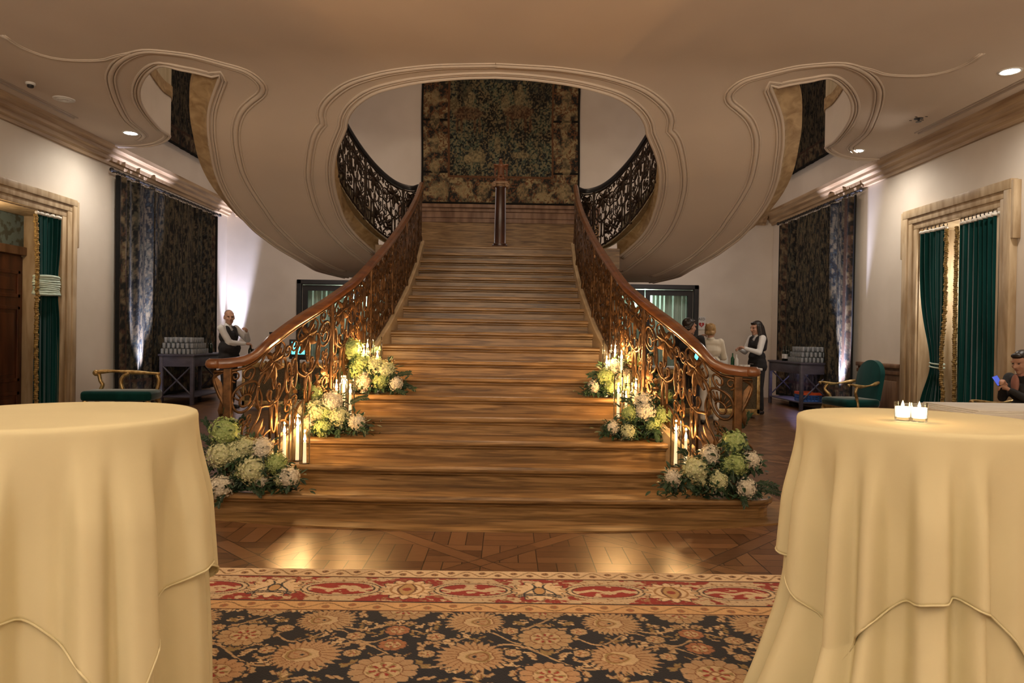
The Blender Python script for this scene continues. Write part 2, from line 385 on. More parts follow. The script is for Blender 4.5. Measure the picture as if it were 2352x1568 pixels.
def thing(name, label, cat, loc=(0, 0, 0), rz=0.0, group=None):
    o = bpy.data.objects.new(name, None); C.objects.link(o); o.location = loc; o.rotation_euler = (0, 0, rz); o.empty_display_size = 0.1
    return tag(o, label, cat, group)
def tag(o, label, cat, group=None):
    o['label'] = label; o['category'] = cat
    if group: o['group'] = group
    return o
def struct(o): o['kind'] = 'structure'; return o
def copy_thing(r, label=None, group=None):
    def cp(o, par):
        c = o.copy(); C.objects.link(c)
        if par is not None: c.parent = par
        for ch in list(o.children): cp(ch, c)
        return c
    n = cp(r, None)
    if label: n['label'] = label
    if group: n['group'] = group
    return n
def crom(P, n=8, closed=False):
    """Catmull-Rom through tuples of any dimension."""
    P = [np.array(p, float) for p in P]; N = len(P); out = []
    for i in range(N if closed else N - 1):
        p1, p2 = P[i], P[(i + 1) % N]
        p0 = P[i - 1] if (closed or i > 0) else 2 * p1 - p2
        p3 = P[(i + 2) % N] if (closed or i + 2 < N) else 2 * p2 - p1
        for k in range(n):
            t = k / n
            out.append(0.5 * ((2*p1) + (-p0 + p2)*t + (2*p0 - 5*p1 + 4*p2 - p3)*t*t + (-p0 + 3*p1 - 3*p2 + p3)*t**3))
    if not closed: out.append(P[-1])
    return [tuple(float(c) for c in p) for p in out]
def resample(pts, d):
    P = np.array(pts, float); L = np.r_[0, np.cumsum(np.linalg.norm(np.diff(P, axis=0), axis=1))]
    n = max(2, int(round(L[-1] / d)) + 1); s = np.linspace(0, L[-1], n)
    return [tuple(float(np.interp(x, L, P[:, k])) for k in range(P.shape[1])) for x in s]
def mir(pts): return [(2*XC - p[0],) + tuple(p[1:]) for p in pts]

# ================================================================== STRUCTURE
struct(MB().box((XL - 0.6, YF - 0.3, -0.2), (XR + 0.8, YB + 1.2, 0)).build('floor', M['parquet']))
# door openings in the side walls (Y range, head height)
DL = (8.25, 9.98, 2.92); DR = (8.55, 10.22, 2.98)
def side_wall(name, x0, x1, d):
    b = MB()
    b.box((x0, YF, 0), (x1, d[0], TOP)); b.box((x0, d[1], 0), (x1, YB, TOP)); b.box((x0, d[0], d[2]), (x1, d[1], TOP))
    struct(b.build(name, M['plaster']))
side_wall('wall_left', XL - 0.3, XL, DL); side_wall('wall_right', XR, XR + 0.3, DR)
# back wall with two door openings
BDL = (PY(693, 652, YB).x, -2.35, PY(693, 652, YB).z); BDR = (2.05, PY(1594, 665, YB).x, PY(1594, 665, YB).z)
b = MB()
b.box((XL - 0.3, YB, 0), (BDL[0], YB + 0.3, TOP)); b.box((BDL[0], YB, BDL[2]), (BDL[1], YB + 0.3, TOP)); b.box((BDL[1], YB, 0), (BDR[0], YB + 0.3, TOP))
b.box((BDR[0], YB, BDR[2]), (BDR[1], YB + 0.3, TOP)); b.box((BDR[1], YB, 0), (XR + 0.3, YB + 0.3, TOP))
struct(b.build('wall_back', M['plaster']))
struct(MB().box((XL - 0.3, YF - 0.3, 0), (XR + 0.3, YF, TOP)).build('wall_front', M['plaster']))
struct(MB().box((XL - 0.3, YF, TOP), (XR + 0.3, YB + 0.3, TOP + 0.2)).build('ceiling_upper', M['ceil']))

# ---- lower ceiling with the oval opening and the two side openings
PX_SIDE = [(262,336),(300,337),(340,335),(366,330),(383,322),(391,315),(390,309),(371,297),(344,266),(327,238),(322,216),(325,196),(337,174),(357,156),(381,148),(417,152),(453,157),(488,163)]
PX_EDGE = [(503,172),(497,191),(487,218),(479,245),(476,272),(477,307),(482,340),(492,392),(511,439),(538,480),(579,526),(620,558),(700,606),(745,626),(790,637)]
PX_OVAL = [(1150,178),(1060,180),(968,189),(900,203),(865,214),(838,229),(813,251),(799,276),(797,293),(789,313),(777,342),(770,372),(768,400),(772,436),(781,470),(794,504),(815,534),(843,561),(866,580)]
side = [tuple(PZ(p[0], p[1], HC))[:2] for p in PX_SIDE]; edge = [PS(*p) for p in PX_EDGE]; oval = [PS(*p) for p in PX_OVAL]
side[0] = (XL, side[0][1])
oval[0] = (XC, oval[0][1])
side = resample(crom(side, 8), 0.06); edge = resample(crom(edge, 8), 0.08); oval = resample(crom(oval, 8), 0.07)
edge_end = [(XC - 1.95, edge[-1][1] + 0.12), (XC - 1.9, YB + 0.02)]
outer_left = side + edge + edge_end
OVAL_Y1 = 10.75
oval_end = [(XC - 1.93, 11.5), (XC - 1.88, 12.2)]
half = oval + oval_end
hole = half + mir(half)[::-1][:-1]
rsh = XR - (2 * XC - XL)
outer = [(XL, YF)] + outer_left + mir(outer_left)[::-1] + [(XR, YF)]
outer = [(min(max(x, XL), XR), y) for x, y in outer]
def inside(p, poly):
    x, y = p; c = False; n = len(poly); j = n - 1
    for i in range(n):
        xi, yi = poly[i]; xj, yj = poly[j]
        if (yi > y) != (yj > y) and x < (xj - xi) * (y - yi) / (yj - yi) + xi: c = not c
        j = i
    return c
def dist_poly(p, poly):
    P = np.array(poly); A = P; B = np.roll(P, -1, 0); d = B - A; q = np.array(p)
    t = np.clip(((q - A) * d).sum(1) / np.maximum((d * d).sum(1), 1e-12), 0, 1)
    return float(np.sqrt((((A + d * t[:, None]) - q) ** 2).sum(1)).min())
pts = [Vector(p) for p in outer + hole]; n0 = len(outer)
edges = [(i, (i + 1) % n0) for i in range(n0)] + [(n0 + i, n0 + (i + 1) % len(hole)) for i in range(len(hole))]
y = -5.5
while y < 15.8:
    st = 0.22 if y > 6.4 else 0.9
    x = XL + 0.2
    while x < XR:
        if inside((x, y), outer) and not inside((x, y), hole) and dist_poly((x, y), outer) > 0.09 and dist_poly((x, y), hole) > 0.09: pts.append(Vector((x, y)))
        x += st
    y += st
r = geometry.delaunay_2d_cdt(pts, edges, [], 0, 1e-5)
vv, ff = r[0], r[2]
fs = []
for f in ff:
    c = sum((vv[i] for i in f), Vector((0, 0))) / len(f)
    if inside(c, outer) and not inside(c, hole): fs.append(tuple(f)[::-1])
b = MB(); b.add([(p.x, p.y, zc(p.x, p.y)) for p in vv], fs)
# slab top so that the floor above has a thickness
b.add([(p.x, p.y, zc(p.x, p.y) + 0.22) for p in vv], [f[::-1] for f in fs])
struct(b.build('ceiling', M['ceil'], smooth='auto'))

trim_n = [0]
def trim(b, m, smooth=True):
    trim_n[0] += 1
    return struct(b.build('trim_%d' % trim_n[0], m, smooth=smooth))
def on_soffit(pl, dz=0.0): return [(x, y, zc(x, y) + dz) for x, y in pl]
def offs(pl, d, closed=False):
    out = []; n = len(pl)
    for i in range(n):
        a = pl[(i-1) % n] if (closed or i) else pl[i]; c = pl[(i+1) % n] if (closed or i < n-1) else pl[i]
        tx, ty = c[0]-a[0], c[1]-a[1]; l = math.hypot(tx, ty) or 1
        out.append((pl[i][0] + ty/l*d, pl[i][1] - tx/l*d))
    return out
def moulding(pl, closed=False, sc=1.0):
    b = MB()
    b.tube(on_soffit(pl, -0.004), 0.028*sc, 8, closed, 0.7)
    b.tube(on_soffit(offs(pl, 0.045*sc, closed), -0.002), 0.013*sc, 6, closed)
    b.tube(on_soffit(offs(pl, -0.045*sc, closed), -0.002), 0.013*sc, 6, closed)
    return b
# edge mouldings on the oval rim
full_oval = mir(oval)[::-1] + oval[1:]
for d, rr in ((0.015, 0.022), (0.065, 0.014), (0.10, 0.018)): trim(MB().tube(on_soffit(offs(full_oval, -d), -0.004), rr, 6), M['ceil'])
# raised band edge outside the oval
PX_OV2 = [(1150,150),(1060,151),(998,153),(925,161),(870,171),(806,191),(766,217),(743,243),(737,268),(742,283),(730,297),(719,321),(711,364),(709,406),(717,449),(730,487),(751,525),(785,563),(828,597),(860,618)]
ov2 = [PS(*p) for p in PX_OV2]; ov2[0] = (XC, ov2[0][1]); ov2 = resample(crom(ov2, 8), 0.07)
trim(moulding(ov2 + mir(ov2)[::-1][1:]), M['ceil'])
# edge mouldings along the side openings and the stair soffits
PX_B2 = [(318,322),(330,314),(327,305),(292,276),(274,246),(262,218),(254,187),(256,166),(272,143),(300,126),(330,118),(361,118),(400,122),(443,128),(511,143),(562,163),(592,184),(603,199),(600,215),(579,232),(558,252),(546,276),(541,306),(545,347),(558,398),(582,443),(610,484),(637,521),(690,572),(740,602),(790,622)]
b2 = resample(crom([(tuple(PZ(p[0], p[1], HC))[:2] if i < 15 else PS(*p)) for i, p in enumerate(PX_B2)], 8), 0.07)
PX_FLAT = [(5,80),(44,106),(100,128),(150,137),(200,139),(240,137),(270,128),(300,122)]
flat = resample(crom([tuple(PZ(p[0], p[1], HC))[:2] for p in PX_FLAT], 8), 0.1)
for mm in (lambda q: q, mir):
    sg = 1 if mm is not mir else -1
    trim(moulding(mm(b2)), M['ceil']); trim(moulding(mm(flat), sc=0.55), M['ceil'])
    full = mm(side + edge)
    b = MB()
    for d, rr in ((0.012, 0.020), (0.055, 0.012), (0.085, 0.016)): b.tube(on_soffit(offs(full, sg * d), -0.004), rr, 6)
    trim(b, M['ceil'])
    # long straight moulding beside the cornice
    sx = mm([(XL + 0.42, 9.75)])[0][0]
    trim(MB().tube([(sx, YF + 0.5, HC - 0.002), (sx, 9.6, HC - 0.002)], 0.02, 6).tube([(sx + sg * 0.06, YF + 0.5, HC), (sx + sg * 0.06, 9.6, HC)], 0.012, 6), M['ceil'])
    # upstand round the scroll: cream plaster, brown stone kerb above
    sd = mm(side)
    def vstrip(b, pl, z0, z1, o0=0.0, o1=0.0):
        A = offs(pl, o0); B = offs(pl, o1); n = len(pl); base = [zc(p[0], p[1]) for p in pl]
        b.add([(p[0], p[1], q + z0) for p, q in zip(A, base)] + [(p[0], p[1], q + z1) for p, q in zip(B, base)], [(i, i+1, n+i+1, n+i) for i in range(n - 1)])
    b = MB(); vstrip(b, sd, 0, 0.55); vstrip(b, sd, 0.55, 0.55, 0, sg*0.1); trim(b, M['plaster'])
    b = MB(); vstrip(b, sd, 0.55, 0.72, -sg*0.02, -sg*0.02); vstrip(b, sd, 0.55, 0.55, 0, -sg*0.02); vstrip(b, sd, 0.72, 0.72, -sg*0.02, sg*0.1); trim(b, M['rim'])
    b = MB(); vstrip(b, sd, 0.72, 1.5); trim(b, M['string'])
    # stone nosing that oversails the outer edge of the stair flights
    ed = mm(edge); b = MB()
    vstrip(b, ed, -0.005, 0.05, 0, -sg*0.035); vstrip(b, ed, 0.05, 0.15, -sg*0.035, -sg*0.20); vstrip(b, ed, 0.15, 0.28, -sg*0.20, -sg*0.20); vstrip(b, ed, 0.28, 0.28, -sg*0.20, sg*0.1)
    trim(b, M['rim'])
    # inner kerb of the oval: brown stone, then striated stringer
    oo = mm(oval); b = MB()
    vstrip(b, oo, -0.004, 0.22, 0, sg*0.03); vstrip(b, oo, 0.22, 0.22, sg*0.03, -sg*0.06); trim(b, M['rim'])
    b = MB(); vstrip(b, oo, 0.21, 0.62, -sg*0.05, -sg*0.05); vstrip(b, oo, 0.62, 0.62, -sg*0.05, -sg*0.2); trim(b, M['string'])

# ---- cornice along the walls
def cornice_prof():
    return [(0, 3.93), (0.05, 3.93), (0.06, 3.97), (0.10, 3.99), (0.11, 4.04), (0.16, 4.07), (0.17, 4.11), (0.22, 4.15), (0.23, 4.21), (0, 4.21)]
def cornice(p0, p1, nx, ny):
    b = MB(); pr = cornice_prof(); vs = []
    for p in (p0, p1):
        for q, z in pr: vs.append((p[0] + nx*q, p[1] + ny*q, z))
    n = len(pr)
    b.add(vs, [(i, (i+1) % n, n + (i+1) % n, n + i) for i in range(n)] + [tuple(range(n)), tuple(range(2*n - 1, n - 1, -1))])
    return trim(b, M['cornice'], smooth=False)
cornice((XL, YF), (XL, YB), 1, 0); cornice((XR, YF), (XR, YB), -1, 0)
cornice((XL + 0.2, YB), (XC - 3.0, YB), 0, -1); cornice((XC + 3.0, YB), (XR - 0.2, YB), 0, -1)

# ---- door casings in the side walls
def casing(X, s, d, wj):
    y0, y1, zt = d; b = MB()
    for (o, wdt, pr) in ((0.0, 0.10, 0.05), (0.085, 0.10, 0.075), (0.175, wj - 0.175, 0.10)):
        for yy, q in ((y0, -1), (y1, 1)):
            a = yy + q*o; c = yy + q*(o + wdt); b.rbox((min(X, X + s*pr), min(a, c), 0), (max(X, X + s*pr), max(a, c), zt + o + 0.002), 0.012)
        b.rbox((min(X, X + s*pr), y0 - o - wdt, zt + o), (max(X, X + s*pr), y1 + o + wdt, zt + o + wdt), 0.012)
    for yy, q in ((y0, -1), (y1, 1)):   # crossettes at the head
        a = yy + q*wj; c = yy + q*(wj + 0.05); b.rbox((min(X, X + s*0.095), min(a, c), zt - 0.42), (max(X, X + s*0.095), max(a, c), zt + wj - 0.02), 0.01)
    # reveals
    for yy, q in ((y0, -1), (y1, 1)): b.box((min(X + s*0.01, X - s*0.62), min(yy - q*0.015, yy + q*0.03), 0), (max(X + s*0.01, X - s*0.62), max(yy - q*0.015, yy + q*0.03), zt))
    b.box((min(X + s*0.01, X - s*0.62), y0, zt - 0.015), (max(X + s*0.01, X - s*0.62), y1, zt + 0.03))
    return trim(b, M['casing'], smooth='auto')
casing(XL, 1, DL, 0.27); casing(XR, -1, DR, 0.30)
# little vestibules behind the two side openings
b = MB(); b.box((XL - 0.62, DL[0] - 0.4, 0), (XL - 0.52, DL[1] + 0.4, 3.3)); struct(b.build('wall_left_recess', M['dkwood']))
b = MB(); b.box((XR + 0.62, DR[0] - 0.5, 0), (XR + 0.72, DR[1] + 0.5, 3.4)); struct(b.build('wall_right_recess', M['plaster']))
light('door_recess_lamp', 'POINT', (XL - 0.22, 8.8, 2.6), 5, WARM, 0.06)  # added light to lift the dark timber door, no lamp belongs here
light('recess_lamp', 'POINT', (XR + 0.48, 9.62, 2.2), 14, WHITE, 0.08)  # light added to whiten the wall seen between the curtains
# panelled timber door in the left opening, damask panel above
dx = XL - 0.50
t = struct(thing('door_1', 'dark panelled timber door behind the green curtain of the west opening', 'door', (dx, 9.1, 0)))
MB().box((dx - 0.02, 8.27, 0), (dx, 9.96, 2.32)).build('door_leaf', M['dkwood'], t)
for (ya, yb) in ((8.36, 9.06), (9.2, 9.9)):
    for (za, zb) in ((0.12, 0.42), (0.56, 1.62), (1.74, 2.12)):
        b = MB(); 
        for q, (i, pz) in enumerate(((0.0, 0.03), (0.05, 0.016))):
            pass
        b.rbox((dx, ya, za), (dx + 0.018, yb, za + 0.05), 0.006); b.rbox((dx, ya, zb - 0.05), (dx + 0.018, yb, zb), 0.006)
        b.rbox((dx, ya, za), (dx + 0.018, ya + 0.05, zb), 0.006); b.rbox((dx, yb - 0.05, za), (dx + 0.018, yb, zb), 0.006)
        b.rbox((dx, ya + 0.11, za + 0.10), (dx + 0.014, yb - 0.11, zb - 0.10), 0.008)
        b.build('door_panel', M['dkwood'], t)
MB().rbox((dx, 8.27, 2.34), (dx + 0.06, 9.97, 2.46), 0.012).build('lintel_rail', M['wains'], t)
MB().box((dx - 0.02, 8.27, 2.46), (dx + 0.01, 9.97, 2.90)).build('damask_panel', M['damask'], t)
# back doors: dark frames, pale sheers behind glass
def back_door(n, x0, x1, zt, sheer0, sheer1):
    t = struct(thing('door_%d' % n, 'glazed dark framed doors with pale green sheers behind the %s railing' % ('left' if x0 < 0 else 'right'), 'door', ((x0 + x1)/2, YB, 0)))
    b = MB(); fw = 0.10
    b.rbox((x0 - fw, YB - 0.05, 0), (x0, YB + 0.05, zt + fw), 0.01); b.rbox((x1, YB - 0.05, 0), (x1 + fw, YB + 0.05, zt + fw), 0.01); b.rbox((x0 - fw, YB - 0.05, zt), (x1 + fw, YB + 0.05, zt + fw), 0.01)
    b.build('door_frame', M['black'], t)
    wl = (x1 - x0) / 2
    for i in range(2):
        a = x0 + i*wl; lb = MB(); q = 0.12
        lb.box((a + 0.01, YB + 0.06, 0), (a + q, YB + 0.10, zt - 0.02)); lb.box((a + wl - q, YB + 0.06, 0), (a + wl - 0.01, YB + 0.10, zt - 0.02))
        lb.box((a + q, YB + 0.06, zt - 0.14), (a + wl - q, YB + 0.10, zt - 0.02)); lb.box((a + q, YB + 0.06, 0), (a + wl - q, YB + 0.10, 0.3))
        lf = lb.build('door_leaf', M['black'], t)
        MB().box((a + q, YB + 0.075, 0.3), (a + wl - q, YB + 0.082, zt - 0.14)).build('pane', M['glass'], lf)
        MB().box((a + wl - q + 0.02, YB + 0.02, 1.2), (a + wl - q + 0.08, YB + 0.06, 1.42)).build('push_plate', M['wains'], lf)
    N = 160; vs = []
    for i in range(N + 1):
        x = x0 - 0.05 + (x1 - x0 + 0.1) * i / N; yy = YB + 0.42 + 0.035*math.sin(i*0.9) + 0.02*math.sin(i*0.37)
        vs += [(x, yy, 0.02), (x, yy, zt + 0.1)]
    MB().add(vs, [(2*i, 2*i+2, 2*i+3, 2*i+1) for i in range(N)]).build('sheer_curtain', M['mintcurt'], t, smooth=True)
    return t
back_door(2, BDL[0], BDL[1], BDL[2], 0, 0); back_door(3, BDR[0], BDR[1], BDR[2], 0, 0)
b = MB()
for (x0, x1, zt, _) in (BDL + (0,), BDR + (0,)):
    pass
b.box((XL - 0.3, YB + 0.8, 0), (XR + 0.3, YB + 0.9, 4)); b.box((XL - 0.3, YB + 0.3, 3.2), (XR + 0.3, YB + 0.8, 3.3))
b.box((XL - 0.3, YB + 0.3, 0), (XL - 0.2, YB + 0.8, 3.3)); b.box((XR + 0.2, YB + 0.3, 0), (XR + 0.3, YB + 0.8, 3.3)); b.box((-0.3, YB + 0.3, 0), (-0.2, YB + 0.8, 3.3))
struct(b.build('wall_back_vestibule', M['mintcurt']))
light('vestibule_fill_west', 'POINT', ((BDL[0] + BDL[1])/2, YB + 0.25, 2.2), 5.5, (0.80, 1.0, 0.88), 0.08)  # added light that makes the west sheers glow
light('vestibule_fill_east', 'POINT', ((BDR[0] + BDR[1])/2, YB + 0.25, 2.2), 5.5, (0.80, 1.0, 0.88), 0.08)  # added light that makes the east sheers glow
# wainscot on the right wall, from the tapestry to the casing
b = MB(); ya, yb = DR[1] + 0.36, 11.9
b.box((XR - 0.03, ya, 0), (XR, yb, 0.90)); b.rbox((XR - 0.08, ya, 0.90), (XR, yb, 0.97), 0.015); b.rbox((XR - 0.06, ya, 0.80), (XR, yb, 0.86), 0.01); b.rbox((XR - 0.05, ya, 0), (XR, yb, 0.15), 0.01)
b.rbox((XR - 0.05, ya + 0.12, 0.22), (XR, ya + 0.58, 0.70), 0.012); b.rbox((XR - 0.05, ya + 0.70, 0.22), (XR, yb - 0.1, 0.70), 0.012)
trim(b, M['wains'], smooth='auto')
# travertine dado on the landing wall
wx0, wx1 = PY(966, 500, YB).x, PY(1326, 500, YB).x
zw = PY(1147, 473, YB).z
b = MB(); b.box((wx0 - 0.5, YB - 0.06, LAND), (wx1 + 0.5, YB, zw - 0.14)); trim(b, M['trav'], smooth=False)
b = MB()
for (za, zb, o) in ((-0.40, -0.30, 0.09), (-0.30, -0.16, 0.11), (-0.16, -0.08, 0.14), (-0.08, 0.0, 0.19)): b.rbox((wx0 - 0.5, YB - o, zw + za), (wx1 + 0.5, YB, zw + zb), 0.012)
trim(b, M['wains'], smooth='auto')

# ================================================================== STAIRCASE
# rail line: (offset from the centre line, Y, handrail height)
RAILP = [(1.97, 5.10, 1.08), (1.87, 5.12, 1.085), (1.74, 5.19, 1.12), (1.635, 5.33, 1.255), (1.545, 5.65, 1.405), (1.43, 5.995, 1.555), (1.34, 6.34, 1.70),
         (1.27, 6.69, 1.85), (1.175, 7.725, 2.30), (1.135, 8.76, 2.75), (1.145, 9.80, 3.20), (1.20, 10.86, 3.655)]
rail_c = crom(RAILP, 12)
def off_at(y):
    P = [(p[1], p[0]) for p in RAILP]
    return float(np.interp(y, [p[0] for p in P], [p[1] for p in P]))
def nose_z(y): return NR * ((y - Y1) / NT + 1)

stair = thing('staircase', 'grand travertine staircase flaring towards the parquet, with iron railings', 'staircase', (XC, 7.8, 0))
def step_prof(y0, y1, z):
    """(y, z) side view of one step block, rounded nosing, small scotia."""
    zb = z - NR
    return [(y0 + 0.035, zb), (y0 + 0.035, z - 0.075), (y0 + 0.022, z - 0.062), (y0 + 0.022, z - 0.052), (y0 + 0.004, z - 0.046), (y0 - 0.006, z - 0.034), (y0 - 0.006, z - 0.018), (y0 + 0.002, z - 0.006), (y0 + 0.014, z), (y1 + 0.05, z), (y1 + 0.05, zb)]
for k in range(3, NS):
    y0, y1, z = stepY(k), stepY(k + 1), k * NR
    pr = step_prof(y0, y1, z); b = MB(); n = len(pr); vs = []
    for s in (-1, 1):
        for (yy, zz) in pr: vs.append((XC + s * (off_at(yy) - 0.045), yy, zz))
    fs = [(i, (i+1) % n, n + (i+1) % n, n + i) for i in range(n)] + [tuple(range(n))[::-1], tuple(range(n, 2*n))]
    b.add(vs, fs); b.build('step', M['trav'], stair)
# the two lowest steps curl round at the ends, on a low plinth
def plan_step(hw, y0, y1, r, bow):
    """plan outline with rounded front corners."""
    P = []
    N = 28
    for i in range(N + 1):
        u = -1 + 2*i/N; P.append((XC + u*(hw - r), y0 + bow*u*u))
    yc = y0 + bow
    def arc(cx, cy, a0, a1): return [(cx + r*math.cos(math.radians(a0 + (a1-a0)*t/8)), cy + r*math.sin(math.radians(a0 + (a1-a0)*t/8))) for t in range(1, 9)]
    P += arc(XC + hw - r, yc + r, -90, 60)
    P.append((XC + hw - r - 0.1, y1)); P.append((XC - hw + r + 0.1, y1))
    P += arc(XC - hw + r, yc + r, 120, 270)[:-1]
    return P
def shrink(P, d):
    c = (XC, sum(p[1] for p in P)/len(P))
    ar = sum(P[i][0]*P[(i+1) % len(P)][1] - P[(i+1) % len(P)][0]*P[i][1] for i in range(len(P)))
    return offs(P, -d if ar > 0 else d, True)
def nosed_block(P, z):
    lay = [(0.030, z - NR), (0.030, z - 0.075), (0.018, z - 0.060), (0.018, z - 0.052), (0.003, z - 0.046), (-0.006, z - 0.034), (-0.006, z - 0.018), (0.002, z - 0.006), (0.014, z)]
    b = MB(); n = len(P); vs = []
    for d, zz in lay: vs += [(x, y, zz) for x, y in shrink(P, d)]
    fs = []
    for a in range(len(lay) - 1):
        for i in range(n): j = (i+1) % n; fs.append((a*n+i, a*n+j, (a+1)*n+j, (a+1)*n+i))
    fs.append(tuple(range(n))[::-1]); fs.append(tuple((len(lay)-1)*n + i for i in range(n)))
    b.add(vs, fs); return b
nosed_block(plan_step(2.16, stepY(1), stepY(2) + 0.10, 0.20, 0.05), NR).build('step', M['trav'], stair)
nosed_block(plan_step(1.74, stepY(2), stepY(3) + 0.06, 0.14, 0.02), 2*NR).build('step', M['trav'], stair)
PL = []
for i in range(61):
    u = -1 + 2*i/60; PL.append((XC + 2.42*u, 4.615 + 0.42*abs(u)**2.6))
PL += [(XC + 2.42, 5.55), (XC + 1.9, 5.75), (XC - 1.9, 5.75), (XC - 2.42, 5.55)]
b = MB(); b.prism(PL, 0.0, 0.012); b.build('plinth', M['trav'], stair)
# landing
MB().box((XC - 1.9, stepY(NS), LAND - 0.32), (XC + 1.9, YB - 0.07, LAND - 0.004)).rbox((XC - 1.16, stepY(NS) - 0.006, LAND - 0.046), (XC + 1.16, stepY(NS) + 0.3, LAND), 0.012).build('landing', M['trav'], stair)
# curbs (outer strings), solid to the floor
for s in (-1, 1):
    b = MB(); ys = np.linspace(5.30, 10.90, 60); vs = []; prof = lambda y: (off_at(y) - 0.055, off_at(y) + 0.085, nose_z(y) + 0.075)
    for y in ys:
        a, c, z = prof(y); z = min(z, LAND + 0.08)
        vs += [(XC + s*a, y, max(0, z - 0.5) if y < 10 else 1.9), (XC + s*a, y, z - 0.01), (XC + s*(a + 0.012), y, z), (XC + s*(c - 0.012), y, z), (XC + s*c, y, z - 0.01), (XC + s*c, y, 0.0)]
    fs = []
    for i in range(len(ys) - 1):
        for q in range(5): fs.append((i*6+q, i*6+q+1, (i+1)*6+q+1, (i+1)*6+q))
    fs += [(0, 1, 2, 3, 4, 5), tuple((len(ys)-1)*6 + q for q in range(5, -1, -1))]
    b.add(vs, fs); b.build('curb', M['curb'], stair)

# ------------------------------------------------------------------ iron railings
def spiral(cx, cy, r0, r1, a0, turns, n=22):
    return [(cx + (r0 + (r1 - r0)*t/n)*math.cos(a0 + 2*PI*turns*t/n), cy + (r0 + (r1 - r0)*t/n)*math.sin(a0 + 2*PI*turns*t/n)) for t in range(n + 1)]
def ellp(cx, cy, rx, ry, n=22): return [(cx + rx*math.cos(2*PI*t/n), cy + ry*math.sin(2*PI*t/n)) for t in range(n + 1)]
def motif(w, h, flip):
    """ornament of one bay, w by h metres: (curve, radius) list and (base, tip, width) leaves."""
    T = []; Lf = []
    q = (lambda x: w - x) if flip else (lambda x: x)
    sg = -1 if flip else 1
    cx = 0.60*w
    def ad(pts, r): T.append(([(q(a), b*h) for a, b in pts], r))
    def cr(pts, r, n=6): ad(crom(pts, n), r)
    def el(x, y, rx, ry, r, n=20): T.append(([(q(a), b) for a, b in ellp(x, y*h, rx, ry, n)], r))
    def sp(x, y, r0, r1, a0, tn, r): T.append(([(q(a), b) for a, b in spiral(x, y*h, r0, r1, a0, tn)], r))
    # twin bars with a long oval between them and curled feet
    for s in (-1, 1):
        ad([(cx + s*0.042, 0.07), (cx + s*0.036, 0.30), (cx + s*0.042, 0.56)], 0.0115)
        cr([(cx + s*0.042, 0.09), (cx + s*0.046, 0.01), (cx + s*0.080, 0.0), (cx + s*0.092, 0.045), (cx + s*0.070, 0.055)], 0.0095, 5)
        cr([(cx + s*0.042, 0.21), (cx + s*0.11, 0.20), (cx + s*0.19, 0.13), (cx + s*0.24, 0.045)], 0.010)
        cr([(cx, 0.445), (cx + s*0.06, 0.45), (cx + s*0.145, 0.54), (cx + s*0.165, 0.66), (cx + s*0.145, 0.77), (cx + s*0.10, 0.80), (cx + s*0.085, 0.74), (cx + s*0.11, 0.71)], 0.0125)
        cr([(cx + s*0.015, 0.46), (cx + s*0.06, 0.50), (cx + s*0.075, 0.555), (cx + s*0.055, 0.585), (cx + s*0.035, 0.565), (cx + s*0.045, 0.535)], 0.0105, 5)
        cr([(cx + s*0.03, 0.98), (cx + s*0.09, 0.965), (cx + s*0.14, 0.90), (cx + s*0.12, 0.84), (cx + s*0.08, 0.86), (cx + s*0.095, 0.90)], 0.009, 5)
    el(cx, 0.29, 0.026, 0.135*h, 0.010); el(cx, 0.64, 0.020, 0.07*h, 0.008, 14); el(cx, 0.87, 0.028, 0.030, 0.010, 12)
    # rosette low in the bay, thick eye and a ring of petals
    rx, ry = 0.19*w, 0.22
    el(rx, ry, 0.040, 0.040, 0.0145, 16)
    for k in range(11):
        a = 2*PI*k/11; T.append(([(q(u), v) for u, v in ellp(rx + 0.072*math.cos(a), ry*h + 0.072*math.sin(a), 0.012, 0.015, 8)], 0.0065))
    sp(rx - 0.02, 0.055, 0.050, 0.014, PI/2, 1.3, 0.009); sp(rx + 0.085, 0.07, 0.045, 0.012, PI/2, -1.3, 0.009)
    # palmette ring high in the bay with a comb inside, rings hanging below it
    px_, py_ = 0.17*w, 0.73
    el(px_, py_, 0.095, 0.100, 0.0115, 24); el(px_, py_ - 0.03, 0.040, 0.040, 0.009, 14)
    for k in range(7):
        a = PI*(0.12 + 0.76*k/6); T.append(([(q(px_ + 0.045*math.cos(a)), (py_ - 0.03)*h + 0.045*math.sin(a)), (q(px_ + 0.088*math.cos(a)), (py_ - 0.01)*h + 0.088*math.sin(a))], 0.0075))
    for (ox, oy) in ((-0.026, 0.535), (0.026, 0.535), (0.0, 0.50), (-0.03, 0.49), (0.03, 0.49)): el(px_ + ox, oy, 0.014, 0.016, 0.0065, 10)
    el(px_, 0.435, 0.022, 0.042, 0.0085, 14)
    cr([(px_ - 0.10, 0.72), (px_ - 0.12, 0.58), (px_ - 0.09, 0.46), (px_ - 0.04, 0.40), (px_ - 0.02, 0.36)], 0.0095); cr([(px_ + 0.10, 0.72), (px_ + 0.125, 0.58), (px_ + 0.10, 0.46), (px_ + 0.05, 0.40), (px_ + 0.02, 0.36)], 0.0095)
    sp(px_ + 0.02, 0.92, 0.055, 0.014, -PI/2, 1.3, 0.0095); sp(px_ - 0.07, 0.93, 0.040, 0.012, -PI/2, -1.3, 0.008)
    # side oval with comb teeth at the end of the bay
    ox = 0.93*w
    el(ox, 0.56, 0.038, 0.145*h, 0.0115); 
    for k in range(5): ad([(ox + 0.036, 0.48 + 0.04*k), (ox + 0.004, 0.49 + 0.035*k)], 0.0065)
